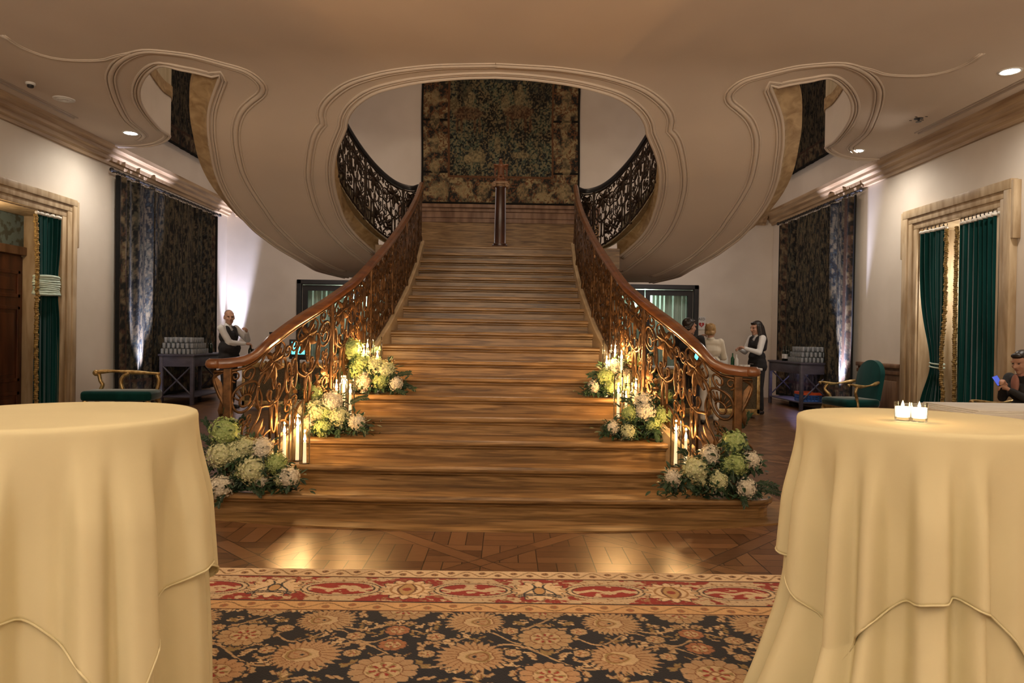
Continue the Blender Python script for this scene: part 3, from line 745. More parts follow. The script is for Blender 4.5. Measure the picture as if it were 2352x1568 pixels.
    sp(ox - 0.01, 0.83, 0.052, 0.013, PI, 1.3, 0.0095); sp(ox, 0.28, 0.055, 0.014, 0, 1.3, 0.0095); el(ox, 0.12, 0.045, 0.085*h, 0.010)
    Lf += [((cx, 0.80), (cx, 0.61), 0.075), ((cx, 0.82), (cx - 0.10, 0.70), 0.065), ((cx, 0.82), (cx + 0.10, 0.70), 0.065), ((cx, 0.84), (cx - 0.14, 0.83), 0.06), ((cx, 0.84), (cx + 0.14, 0.83), 0.06), ((cx, 0.86), (cx - 0.09, 0.965), 0.055), ((cx, 0.86), (cx + 0.09, 0.965), 0.055),
           ((rx + 0.04, 0.28), (rx + 0.13, 0.375), 0.06), ((rx + 0.05, 0.25), (rx + 0.15, 0.29), 0.055), ((rx + 0.05, 0.20), (rx + 0.15, 0.21), 0.05), ((rx - 0.03, 0.28), (rx - 0.07, 0.37), 0.05), ((rx, 0.29), (rx + 0.03, 0.40), 0.055),
           ((cx + 0.165, 0.66), (cx + 0.19, 0.52), 0.045), ((cx - 0.165, 0.62), (cx - 0.145, 0.50), 0.04), ((ox, 0.40), (ox - 0.05, 0.33), 0.045)]
    Lf = [((q(a[0]), a[1]*h), (q(c[0]), c[1]*h), wd) for a, c, wd in Lf]
    return T, Lf
def leaf_mesh(b, p0, p1, wd, nrm, n=5):
    """a curled acanthus leaf with a central rib, standing proud of the ironwork on both faces."""
    d = p1 - p0; L = d.length
    if L < 1e-6: return
    d.normalize(); sd = d.cross(nrm).normalized(); vs = []; fs = []
    for i in range(n + 1):
        t = i / n; wv = wd * 0.5 * math.sin(PI * (0.12 + 0.86*t)) * (1.0 + 0.22*(i % 2)); lift = 0.012*math.sin(PI*t) + 0.006
        c = p0 + d*(L*t)
        vs += [c - sd*wv, c + nrm*lift, c + sd*wv, c - nrm*lift]
    for i in range(n):
        for k in range(4): l = (k+1) % 4; fs.append((i*4+k, i*4+l, (i+1)*4+l, (i+1)*4+k))
    fs += [(3, 2, 1, 0), tuple(n*4 + k for k in range(4))]
    b.add(vs, fs)

def railing(root, path, base_fn, mat_iron, mat_rail, posts, rail_w=0.045, newel=True, first_gap=0.0, tubes=6, scroll_out=None):
    """path: plan points with handrail height (x, y, zr). posts: arc-length stations."""
    P = np.array(path); seg = np.linalg.norm(np.diff(P[:, :2], axis=0), axis=1); SL = np.r_[0, np.cumsum(seg)]
    def at(s):
        x, y, z = (float(np.interp(s, SL, P[:, k])) for k in range(3)); return x, y, z
    def pt(s, v):
        x, y, zr = at(s); z0 = base_fn(x, y); z1 = zr - 0.055
        return Vector((x, y, z0 + (z1 - z0)*v))
    def nrm(s):
        a = at(max(0, s - 0.03)); c = at(min(SL[-1], s + 0.03)); return Vector((c[1]-a[1], -(c[0]-a[0]), 0)).normalized()
    # handrail: moulded profile
    prof = [(-0.030, -0.045), (0.030, -0.045), (0.042, -0.020), (0.036, 0.010), (0.020, 0.026), (-0.020, 0.026), (-0.036, 0.010), (-0.042, -0.020)]
    k = rail_w / 0.045
    hb = MB(); hb.ribbon([tuple(p) for p in resample(path, 0.05)], [(a*k, c*k) for a, c in prof])
    hb.build('handrail', mat_rail, root, smooth='auto')
    total = SL[-1]
    # bars under the handrail and on the curb
    b = MB()
    ss = np.linspace(0, total, max(8, int(total/0.07)))
    b.tube([pt(s, 0.985) for s in ss], 0.012, 6); b.tube([pt(s, 0.02) for s in ss], 0.014, 6)
    b.build('rail_bar', mat_iron, root, smooth=True)
    for s in posts:
        x, y, zr = at(s); z0 = base_fn(x, y)
        b = MB(); b.lathe([(0.030, z0 - 0.02), (0.030, z0 + 0.05), (0.020, z0 + 0.08), (0.018, zr - 0.14), (0.026, zr - 0.10), (0.020, zr - 0.05)], (x, y, 0), 10)
        b.build('post', mat_iron, root, smooth='auto')
    for i in range(len(posts) - 1):
        s0, s1 = posts[i] + 0.02, posts[i+1] - 0.02; wd = s1 - s0
        x, y, zr = at((s0 + s1)/2); hh = zr - 0.055 - base_fn(x, y)
        nb = max(1, int(round(wd/0.50))); wb = wd/nb; wn = max(0.42, wb)
        for k in range(nb):
            T, Lf = motif(wn, hh, (i + k) % 2 == 1); sa_ = s0 + k*wb
            b = MB()
            for c, r in T:
                b.tube([pt(sa_ + min(max(a/wn, 0.0), 1.0)*wb, min(max(v/hh, 0.0), 0.985)) for a, v in c], r, tubes)
            b.build('scroll_panel', mat_iron, root, smooth=True)
            b = MB()
            for p0, p1, lw in Lf:
                sa = sa_ + p0[0]/wn*wb; sb = sa_ + p1[0]/wn*wb
                leaf_mesh(b, pt(sa, p0[1]/hh), pt(sb, p1[1]/hh), lw, nrm((sa + sb)/2))
            b.build('acanthus_leaves', mat_iron, root, smooth='auto')
    return at, pt, nrm, total

def stair_base(x, y):
    z = nose_z(y) + 0.08
    return max(z, 0.16) if y > 5.28 else 0.155 + max(0.0, (y - 5.14) / 0.14) * (nose_z(5.28) + 0.08 - 0.155)
for s, side_word in ((-1, 'west'), (1, 'east')):
    path = [(XC + s*o, y, z) for o, y, z in rail_c]
    t = thing('stair_railing', 'bronze scrollwork railing with oak handrail on the %s side of the stairs' % ('left' if s < 0 else 'right'), 'railing', (XC + s*2.0, 5.12, 0.155))
    P = np.array(path); tot = float(np.linalg.norm(np.diff(P[:, :2], axis=0), axis=1).sum())
    posts = [0.10, 1.30, 2.25, 3.15, 4.05, 4.95, tot - 0.06]
    at, pt, nrm, tot = railing(t, path, stair_base, M['iron'], M['oak'], posts)
    x, y, zr = at(0.10)
    # newel post with acanthus bracket
    b = MB(); b.rbox((x - 0.028, y - 0.028, 0.15), (x + 0.028, y + 0.028, zr - 0.05), 0.006); b.rbox((x - 0.05, y - 0.05, 0.15), (x + 0.05, y + 0.05, 0.24), 0.01)
    b.build('newel_post', M['iron'], t)
    b = MB()
    b.tube([(x + s*q, y - 0.005, z) for q, z in crom([(0.03, zr - 0.07), (0.10, zr - 0.12), (0.075, zr - 0.22), (0.03, zr - 0.32), (0.045, zr - 0.38)], 6)], 0.012, 6)
    b.tube([(x + s*q, y - 0.005, z) for q, z in crom([(0.03, 0.42), (0.09, 0.44), (0.11, 0.50), (0.07, 0.54), (0.05, 0.50)], 6)], 0.010, 6)
    leaf_mesh(b, Vector((x + s*0.03, y, zr - 0.30)), Vector((x + s*0.11, y, zr - 0.08)), 0.06, Vector((0, -1, 0)))
    leaf_mesh(b, Vector((x + s*0.03, y, zr - 0.28)), Vector((x + s*0.06, y, zr - 0.42)), 0.05, Vector((0, -1, 0)))
    b.build('acanthus_bracket', M['iron'], t, smooth='auto')
    # volute at the foot of the handrail
    px, py, pz = path[0]
    vb = MB(); vb.lathe([(0.03, -0.045), (0.050, -0.040), (0.062, -0.018), (0.055, 0.010), (0.035, 0.026)], (px + s*0.0, py, pz), 20); vb.build('rail_volute', M['oak'], t, smooth=True)
    # upper flight railing, winding up from the landing
    up = [(XC + s*1.26, 11.05, 3.66), (XC + s*1.40, 11.18, 3.66), (XC + s*1.62, 11.05, 3.70), (XC + s*1.82, 10.78, 3.82), (XC + s*2.02, 10.40, 4.03), (XC + s*2.17, 9.95, 4.28), (XC + s*2.22, 9.5, 4.50), (XC + s*2.16, 9.0, 4.72), (XC + s*1.98, 8.55, 4.93), (XC + s*1.7, 8.2, 5.1)]
    up = crom(up, 8)
    t2 = thing('landing_railing', 'dark iron railing curving upward from the landing, %s of the tapestry' % ('left' if s < 0 else 'right'), 'railing', (XC + s*1.3, 11.05, LAND))
    P2 = np.array(up); tot2 = float(np.linalg.norm(np.diff(P2[:, :2], axis=0), axis=1).sum())
    zint = lambda x, y: float(np.interp(-y, [-p[1] for p in sorted(up, key=lambda p: -p[1])], [p[2] for p in sorted(up, key=lambda p: -p[1])]))
    railing(t2, up, lambda x, y: max(LAND, zint(x, y) - 0.95), M['dkiron'], M['black'], [0.05, 0.33, 1.15, 2.0, 2.8, tot2 - 0.05], rail_w=0.045)
    # stringer of the upper flight under that railing
    b = MB(); vs = []
    for (x, y, z) in up:
        zb = max(LAND, z - 0.95); vs += [(x, y, min(zb - 0.02, zs(y) + 0.3)), (x, y, zb)]
    b.add(vs, [(2*i, 2*i+2, 2*i+3, 2*i+1) for i in range(len(up) - 1)])
    vs = [(x + s*0.12, y + 0.03, z) for x, y, z in vs]
    b.add(vs, [(2*i, 2*i+2, 2*i+3, 2*i+1) for i in range(len(up) - 1)])
    n = len(up); o = len(b.v) - 4*n
    b.f += [(o + 2*i + 1, o + 2*i + 3, o + 2*n + 2*i + 3, o + 2*n + 2*i + 1) for i in range(n - 1)]; b.fm += [0]*(n - 1)
    trim(b, M['string'])

# ================================================================== WOVEN THINGS (patterns computed per vertex)
RS = np.random.RandomState(3)
def vnoise(x, y, seed=0):
    xi = np.floor(x).astype(int); yi = np.floor(y).astype(int); fx = x - xi; fy = y - yi
    h = lambda a, c: ((np.sin(a*127.1 + c*311.7 + seed*74.7) * 43758.5453) % 1.0)
    fx = fx*fx*(3 - 2*fx); fy = fy*fy*(3 - 2*fy)
    return (h(xi, yi)*(1-fx) + h(xi+1, yi)*fx)*(1-fy) + (h(xi, yi+1)*(1-fx) + h(xi+1, yi+1)*fx)*fy
def fbm(x, y, o=4, seed=0):
    t = 0; a = 0.5
    for i in range(o): t = t + a*vnoise(x*2**i, y*2**i, seed + i); a *= 0.5
    return t / (1 - 0.5**o)
def grid_mesh(name, co, col, mat, parent=None):
    """co, col: (ny, nx, 3) arrays."""
    ny, nx = co.shape[:2]; me = bpy.data.meshes.new(name)
    me.vertices.add(nx*ny); me.vertices.foreach_set('co', co.reshape(-1).astype(np.float32))
    i = np.arange(nx*ny).reshape(ny, nx); q = np.stack([i[:-1, :-1], i[:-1, 1:], i[1:, 1:], i[1:, :-1]], -1).reshape(-1, 4)
    me.loops.add(q.size); me.loops.foreach_set('vertex_index', q.reshape(-1).astype(np.int32))
    me.polygons.add(len(q)); me.polygons.foreach_set('loop_start', (np.arange(len(q))*4).astype(np.int32))
    me.polygons.foreach_set('use_smooth', np.ones(len(q), bool))
    me.update(calc_edges=True)
    a = me.color_attributes.new('pattern', 'FLOAT_COLOR', 'POINT')
    a.data.foreach_set('color', np.concatenate([col, np.ones((ny, nx, 1))], -1).reshape(-1).astype(np.float32))
    me.materials.append(mat)
    o = bpy.data.objects.new(name, me); C.objects.link(o)
    if parent is not None: o.parent = parent
    return o
def lin(r, g, b): return np.array(srgb(r, g, b)[:3])

# ---- the rug
def make_rug():
    x0, x1, yfar, ynear = -2.75, 3.15, 3.82, -1.2
    AX = 0.185
    xs = np.arange(x0, x1 + 1e-6, 0.0055); ys = np.r_[np.arange(yfar, 2.25, -0.0050), np.arange(2.25, ynear, -0.03)]
    X, Y = np.meshgrid(xs, ys)
    RX = X - AX
    NAVY, TAN, LT, BR, RED, CRM, OL = lin(14, 20, 34), lin(176, 147, 110), lin(198, 172, 134), lin(112, 70, 40), lin(150, 36, 30), lin(222, 196, 160), lin(140, 118, 74)
    DKB = lin(40, 28, 26)
    col = np.empty(X.shape + (3,)); col[:] = NAVY
    wob = 0.006*(fbm(X*30, Y*30, 2) - 0.5)
    def put(m, c): col[m] = c
    P = 1.28; Q = P/2
    def loc(cx, cy, mirror=True):
        dx = RX - cx; dx = dx - P*np.round(dx/P); return dx, Y - cy
    # vines first
    PY_ = 0.92   # repeat in depth
    yy = Y - 2.97
    yy = yy - PY_*np.round(yy/PY_)
    def vine(fx, amp, per, ph, cy, wdt):
        d = np.abs(yy - cy - amp*np.sin(2*PI*(RX)/per + ph)); put(d < wdt*1.35, TAN)
    vine(0, 0.105, Q, 0.0, 0.17, 0.0055); vine(0, 0.105, Q, PI, -0.17, 0.0055); vine(0, 0.06, Q/2, 0.4, 0.0, 0.0045); vine(0, 0.08, Q, PI/2, 0.38, 0.0050); vine(0, 0.05, Q/2, 1.4, -0.42, 0.0045)
    # scattered leaves in a mirrored repeat
    ax = np.abs(((RX + Q/2) % Q) - Q/2) ; 
    rs = np.random.RandomState(11)
    mx = np.abs(RX - P*np.round(RX/P))       # 0..0.64, mirrored
    for k in range(230):
        cx, cy = rs.uniform(0, Q), rs.uniform(-PY_/2, PY_/2); a = rs.uniform(0, 2*PI); L = rs.uniform(0.014, 0.040); wv = L*rs.uniform(0.3, 0.5)
        dx, dy = mx - cx, yy - cy; u = dx*math.cos(a) + dy*math.sin(a); v = -dx*math.sin(a) + dy*math.cos(a)
        e = (u/L)**2 + ((v - 0.25*L*np.sin(u/L*2.2))/(wv*(1 + 0.35*np.cos(u/L*7))))**2
        m = e < 1; put(m, (TAN, LT, TAN, OL)[k % 4]); put(m & (np.abs(v) < 0.0022), BR)
    def palmette(cx, cy, R, lobes, flip, daisy=False, tone=TAN):
        dx = RX - cx; dx = dx - P*np.round(dx/P); dy = yy - cy; dy = dy - PY_*np.round(dy/PY_)
        r = np.sqrt(dx**2 + (dy*1.08)**2); th = np.arctan2(dy, dx*flip); q = r/R
        if daisy:
            fr = (th/(2*PI)*lobes) % 1.0; ed = R*(0.80 + 0.20*np.sqrt(np.abs(np.sin(PI*fr)))); line = np.minimum(fr, 1 - fr)*2*PI/lobes*r
        else:
            fr = (th/(2*PI)*lobes + 1.6*q) % 1.0; ed = R*(0.80 + 0.26*fr)*(1 + 0.10*np.cos(th)); line = np.minimum(fr, 1 - fr)*2*PI/lobes*r
        put(r < ed + 0.010, NAVY); put(r < ed, tone)
        put((r < ed - 0.003) & (q > 0.50) & (line < 0.0021), BR*1.25)
        if daisy:
            put((q < 0.58) & (q > 0.54), BR*1.2); put((q < 0.54), LT*0.92)
            put((q < 0.50) & (np.cos(th*lobes/2) > 0.4) & (q > 0.2), OL); put((q < 0.40) & (np.abs(np.cos(th*lobes/4 + 0.6)) > 0.86) & (q > 0.2), RED*0.9); put(q < 0.17, BR*1.3); put(q < 0.10, LT)
        else:
            w1 = 0.05*np.sin(th*9)
            t = np.sqrt(((dx*flip + 0.03*R)/(0.54*R))**2 + (dy/(0.44*R))**2) + w1; put(t < 1.0, LT*0.92); put((t < 1.0) & (t > 0.93), BR*1.2)
            ex = dx*flip + 0.10*R; t = np.sqrt((ex/(0.36*R))**2 + (dy/(0.30*R*(1.0 - 0.45*np.clip(ex/(0.36*R), -1, 1))))**2); put(t < 1.0, OL*1.1); put(t < 0.82, tone*0.95); put((t < 0.82) & (t > 0.70), BR*1.3)
            put((t < 0.55) & (np.abs(np.sin(th*3 + 4*q)) < 0.35), lin(150, 92, 60))
            put(np.abs(ex - 0.10*R) + np.abs(dy) < 0.075*R, NAVY)
    for fl, cx in ((1, 0.295), (-1, -0.295)):
        palmette(cx, 0.16, 0.130, 26, fl); palmette(cx, -0.18, 0.145, 26, fl, tone=lin(174, 142, 106))
        palmette(cx, -0.52, 0.12, 22, -fl)
    palmette(0.0, 0.0, 0.118, 14, 1, True); palmette(Q, -0.30, 0.135, 14, 1, True, lin(172, 142, 108)); palmette(0, -0.33, 0.12, 14, 1, True, lin(176, 140, 104))
    palmette(Q, 0.28, 0.12, 16, 1, True); palmette(Q, 0.06, 0.055, 8, 1, True, lin(158, 104, 70)); palmette(Q, -0.08, 0.06, 8, 1, True, lin(158, 104, 70)); palmette(0, 0.29, 0.10, 14, 1, True)
    for fl in (1, -1): palmette(fl*0.15, 0.07, 0.038, 6, fl, True); palmette(fl*0.47, 0.0, 0.042, 6, fl, True); palmette(fl*0.14, -0.14, 0.036, 6, fl, True); palmette(fl*0.49, -0.16, 0.036, 6, fl, True)
    # ---- border bands, the far edge
    def band(d, a0, a1, along):
        B = (d >= a0) & (d < a1); return B, (d - a0)/(a1 - a0)
    d_edge = np.minimum(np.minimum(yfar - Y, X - x0), x1 - X)
    al = np.where(yfar - Y <= d_edge + 1e-9, RX, Y - 2.0)
    # guard bands
    for a0, a1, sc in ((0.0, 0.125, 0.085), (0.465, 0.575, 0.12)):
        B, t = band(d_edge, a0, a1, al)
        put(B, CRM*0.92 if a0 == 0 else lin(206, 166, 118))
        u = ((al/sc) % 1.0) - 0.5; k = np.floor(al/sc)
        fl = (u*sc)**2 + ((t - 0.5 + 0.12*np.cos(k*PI))*(a1 - a0))**2
        put(B & (fl < 0.020**2), lin(150, 112, 76)); put(B & (fl < 0.015**2) & (np.cos(np.arctan2((t-0.5), u)*5) > -0.2), lin(96, 62, 40) if a0 == 0 else lin(160, 96, 60))
        wv = np.abs(t - 0.5 - 0.28*np.sin(al/sc*PI)); put(B & (wv < 0.05), lin(140, 108, 70))
        put(B & ((t < 0.05) | (t > 0.94)), BR)
    B, t = band(d_edge, 0.125, 0.465, al)
    H = 0.34; put(B, CRM*0.80)
    HP = 1.34/2
    v = (t - 0.5)*H
    u0 = al - 2*HP*np.round(al/(2*HP))          # around the tulip medallion
    ua = (al - HP) - 2*HP*np.round((al - HP)/(2*HP))  # around the round medallion
    n1 = fbm(al*17, v*30, 3, 5); n4 = fbm(al*60, v*60, 2, 8)
    um = np.abs(np.abs(u0) - HP/2)              # from the middle of a cartouche
    isl = (um/0.185)**2.4 + (np.abs(v)/0.088)**2
    # red ground in the corners of the cartouches and beside the medallions
    arc = np.abs(v) - (0.152 - 0.115*np.clip((um - 0.15)/0.18, 0, 1)**1.5)
    put(B & (um + 0.9*np.abs(v) > 0.235) & (np.abs(v) > 0.045) & (n1 > 0.42), RED*0.9)
    put(B & (isl < 1.28), CRM*0.86); put(B & (isl < 1.28) & (isl > 1.14), DKB*1.5)
    put(B & (isl < 0.82) & (n1 < 0.60), RED); put(B & (isl < 0.82) & (np.abs(v - 0.012*np.sin(al*40)) < 0.014), CRM*0.85); put(B & (isl < 0.86) & (isl > 0.76), DKB*1.5)
    put(B & (isl > 1.28) & (n4 > 0.68), lin(150, 112, 76))
    for uu, kind in ((u0, 0), (ua, 1)):
        rr = np.sqrt((uu/1.05)**2 + (v*1.02)**2); th = np.arctan2(v, uu)
        ed = 0.135*(0.9 + 0.1*np.cos(th*12))
        put(B & (rr < ed + 0.006), DKB); put(B & (rr < ed), CRM)
        if kind:
            put(B & (rr < 0.085) & (rr > 0.072), lin(170, 128, 84)); put(B & (np.abs(uu) < 0.045*np.cos(v/0.085*1.4)) & (np.abs(v) < 0.08), lin(182, 146, 96)); put(B & (np.abs(np.abs(uu) - 0.045*np.cos(v/0.085*1.4)) < 0.006) & (np.abs(v) < 0.08), BR); put(B & (rr < 0.022), lin(150, 60, 40))
        else:
            for sg in (-1, 1):
                put(B & (np.abs(uu - sg*(0.05 + 0.03*np.sin(v/0.09*2.5))) < 0.006) & (np.abs(v) < 0.1), lin(38, 40, 50))
                put(B & (np.abs(v - 0.05 + sg*0.01 - 2.4*uu**2) < 0.007) & (np.abs(uu) < 0.11), lin(38, 40, 50))
            put(B & ((uu/0.03)**2 + (v/0.05)**2 < 1), lin(190, 150, 100)); put(B & (np.abs((uu/0.03)**2 + (v/0.05)**2 - 1) < 0.25), lin(38, 40, 50))
        put(B & (rr < ed) & (rr > 0.09) & (np.cos(th*14) > 0.75), lin(176, 140, 98))
    put(B & ((t < 0.02) | (t > 0.98)), DKB)
    wear = 0.86 + 0.28*fbm(X*5, Y*5, 4, 9); grain = 0.88 + 0.24*RS.rand(*X.shape)
    col *= (wear*grain)[..., None]
    Z = 0.012 + 0.0015*fbm(X*2, Y*2, 2)
    edge_ = (X - x0 < 0.004) | (x1 - X < 0.004) | (yfar - Y < 0.004) | (Y - ynear < 0.02)
    Z = np.where(edge_, 0.001, Z)
    o = grid_mesh('patterned_rug', np.stack([X, Y, Z], -1), col, M['rug'])
    tag(o, 'large navy floral rug with red and cream border before the staircase', 'rug')
make_rug()

# ---- tapestries
def verdure(U, V, W, H, seed, border=0.0, dark=1.0, scene=False):
    """U, V in metres from the lower corner."""
    n = fbm(U*(7 if scene else 12), V*(4.5 if scene else 3.2), 5, seed); n2 = fbm(U*(34 if scene else 42), V*(30 if scene else 13), 3, seed + 5); n3 = fbm(U*1.6, V*1.3, 3, seed + 9)
    DK, GR, TN, RD, BL = lin(40, 38, 34), lin(86, 80, 58), lin(138, 116, 78), lin(100, 70, 48), lin(58, 66, 66)
    if scene: GR, TN = lin(76, 84, 68), lin(140, 124, 90)
    c = DK + (GR - DK)*np.clip((n - 0.35)*3, 0, 1)[..., None]
    c = np.where((n2 > 0.56)[..., None], c*0.35 + TN*0.5, c); c = np.where(((n2 < 0.42) & (n3 > 0.5))[..., None], BL*0.8, c); c = np.where((n2 < 0.36)[..., None], DK*0.7, c)
    if scene:
        # generic pastoral figures
        def blob(cx, cy, rx, ry, colr, a=0.0):
            dx, dy = U - cx, V - cy; u = dx*math.cos(a) + dy*math.sin(a); v = -dx*math.sin(a) + dy*math.cos(a)
            m = ((u/rx)**2 + (v/ry)**2) + (n2 - 0.5)*0.9 < 1; c[m] = c[m]*0.45 + colr*(0.15 + 0.55*n2[m])[:, None]
        for (cx, cy, s) in ((1.05, 2.05, 1.0), (2.2, 2.1, 1.0)):      # riders
            blob(cx, cy, 0.34*s, 0.16*s, RD*1.1); blob(cx - 0.3, cy + 0.18, 0.1, 0.17, TN); blob(cx + 0.02, cy + 0.32, 0.12, 0.2, TN*1.05); blob(cx + 0.02, cy + 0.56, 0.06, 0.07, TN*1.2)
            for q in (-0.24, -0.14, 0.16, 0.27): blob(cx + q, cy - 0.28, 0.035, 0.18, RD)
        blob(1.25, 1.08, 0.20, 0.13, TN*1.2); blob(1.05, 1.02, 0.09, 0.1, TN*1.2); blob(1.36, 0.92, 0.03, 0.13, TN); blob(1.14, 0.9, 0.03, 0.13, TN)
        blob(1.72, 1.35, 0.07, 0.2, TN); blob(2.25, 1.12, 0.22, 0.07, TN)
        blob(1.8, 3.0, 0.9, 0.25, BL*0.8); blob(2.7, 2.7, 0.3, 0.5, DK*1.2); blob(0.95, 2.8, 0.2, 0.5, DK*1.2)
    if border:
        bd = np.minimum(np.minimum(U, W - U), V)
        inb = bd < border
        k = fbm(U*9, V*9, 4, seed + 20)
        bc = DK*1.1 + (TN*0.95 - DK)*np.clip((k - 0.42)*4.2, 0, 1)[..., None]; bc = np.where((n2 > 0.58)[..., None], RD*0.9, bc)
        c = np.where(inb[..., None], bc, c)
        if scene:
            for yy_ in (0.72, 1.9, 2.9): c[inb & (np.abs(V - yy_) < 0.025) & ((U < border) | (U > W - border))] = DK*0.5
            for i in range(6):
                for side in (0, 1):
                    cx = border/2 if side == 0 else W - border/2; cy = 0.32 + i*0.52
                    m = inb & (((U - cx)/0.11)**2 + ((V - cy)/0.2)**2 + (n2 - 0.5) < 1); c[m] = c[m]*0.6 + (TN*(0.0 + 0.75*n2[..., None]))[m]
            for i in range(7):
                cx = 0.5 + i*0.45; m = inb & (((U - cx)/0.13)**2 + ((V - 0.3)/0.2)**2 + (n2 - 0.5)*1.2 < 1) & (V < border); c[m] = c[m]*0.6 + (TN*(0.0 + 0.75*n2[..., None]))[m]
        c[np.abs(bd - border) < 0.022] = RD*0.8; c[bd < 0.05] = DK*0.6
    if not scene: c = c*0.62 + c.mean(-1, keepdims=True)*0.20 + 0.004
    weave = 0.85 + 0.3*RS.rand(*U.shape)
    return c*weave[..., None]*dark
# centre tapestry on the landing wall
tx0, tx1 = PY(968, 330, YB - 0.05).x, PY(1332, 330, YB - 0.05).x
W_, H_ = tx1 - tx0, 3.55
U, V = np.meshgrid(np.arange(0, W_ + 0.001, 0.010), np.arange(0, H_, 0.010))
co = np.stack([tx0 + U + 0.010*np.sin(V*2.2), YB - 0.055 + 0.012*np.sin(U*5) , zw + 0.02 + V], -1)
o = tag(grid_mesh('tapestry', co, verdure(U, V, W_, H_, 2, 0.62, 1.15, True), M['tap']), 'large framed-border hunting tapestry hung above the landing', 'tapestry')
md = o.modifiers.new('thick', 'SOLIDIFY'); md.thickness = 0.012; md.offset = 1
# side tapestries hung on rods below the cornice, and flat ones above it
def side_tapestry(X, s, y0, y1, z0, z1, seed, label, name='wall_hanging', fold=0.062, dark=1.0, rod=True):
    W_, H_ = abs(y1 - y0), z1 - z0
    root = thing(name, label, 'tapestry', (X, y0, z1))
    U, V = np.meshgrid(np.arange(0, W_, 0.016), np.arange(0, H_, 0.016))
    ph = np.sin(U*31 + 1.5*np.sin(U*3.1))*0.45 + np.sin(U*13.3 + seed)*0.55
    env = np.where((U < W_*0.34) | (U > W_*0.72), 1.0, 0.35)
    D = 0.085 + fold*ph*env*(0.55 + 0.45*V/H_) + 0.02*(1 - V/H_)
    co = np.stack([s*D, U, V - H_], -1)
    g = grid_mesh('fabric', co, verdure(U, V, W_, H_, seed, 0.34, dark), M['tap'], root)
    md = g.modifiers.new('thick', 'SOLIDIFY'); md.thickness = 0.008
    if rod:
        b = MB(); b.tube([(s*0.085, -0.12, 0.05), (s*0.085, W_ + 0.12, 0.05)], 0.018, 8)
        for q in (-0.14, W_ + 0.14): b.ell((s*0.085, q, 0.05), (0.035, 0.035, 0.035), 10, 8)
        for q in (0.02, W_/2, W_ - 0.02): b.box((min(0, s*0.085), q - 0.012, 0.04), (max(0, s*0.085), q + 0.012, 0.06))
        b.build('rod', M['black'], root, smooth='auto', local=True)
        for i in range(26):
            b = MB(); q = 0.04 + (W_ - 0.08)*i/25
            b.tube([(s*0.085 + 0.028*math.cos(a), q, 0.038 + 0.032*math.sin(a)) for a in np.linspace(0, 2*PI, 11)[:-1]], 0.004, 5, True)
            b.build('ring', M['black'], root, local=True, smooth=True)
    return root
yl0, yl1 = PX(265, 600, XL + 0.08).y, PX(497, 600, XL + 0.08).y
side_tapestry(XL, 1, yl0, yl1, 0.12, PX(264, 400, XL + 0.08).z, 31, 'dark pleated tapestry hanging behind the left bar cart', dark=0.72)
yr0, yr1 = PX(1966, 600, XR - 0.08).y, PX(1792, 600, XR - 0.08).y
side_tapestry(XR, -1, yr0, yr1, 0.12, PX(1970, 445, XR - 0.08).z, 47, 'dark pleated tapestry hanging behind the right bar cart', dark=0.80)
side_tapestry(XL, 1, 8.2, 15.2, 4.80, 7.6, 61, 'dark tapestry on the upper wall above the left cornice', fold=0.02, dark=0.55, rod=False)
side_tapestry(XR, -1, 8.2, 15.2, 4.80, 7.6, 77, 'dark tapestry on the upper wall above the right cornice', fold=0.02, dark=0.55, rod=False)

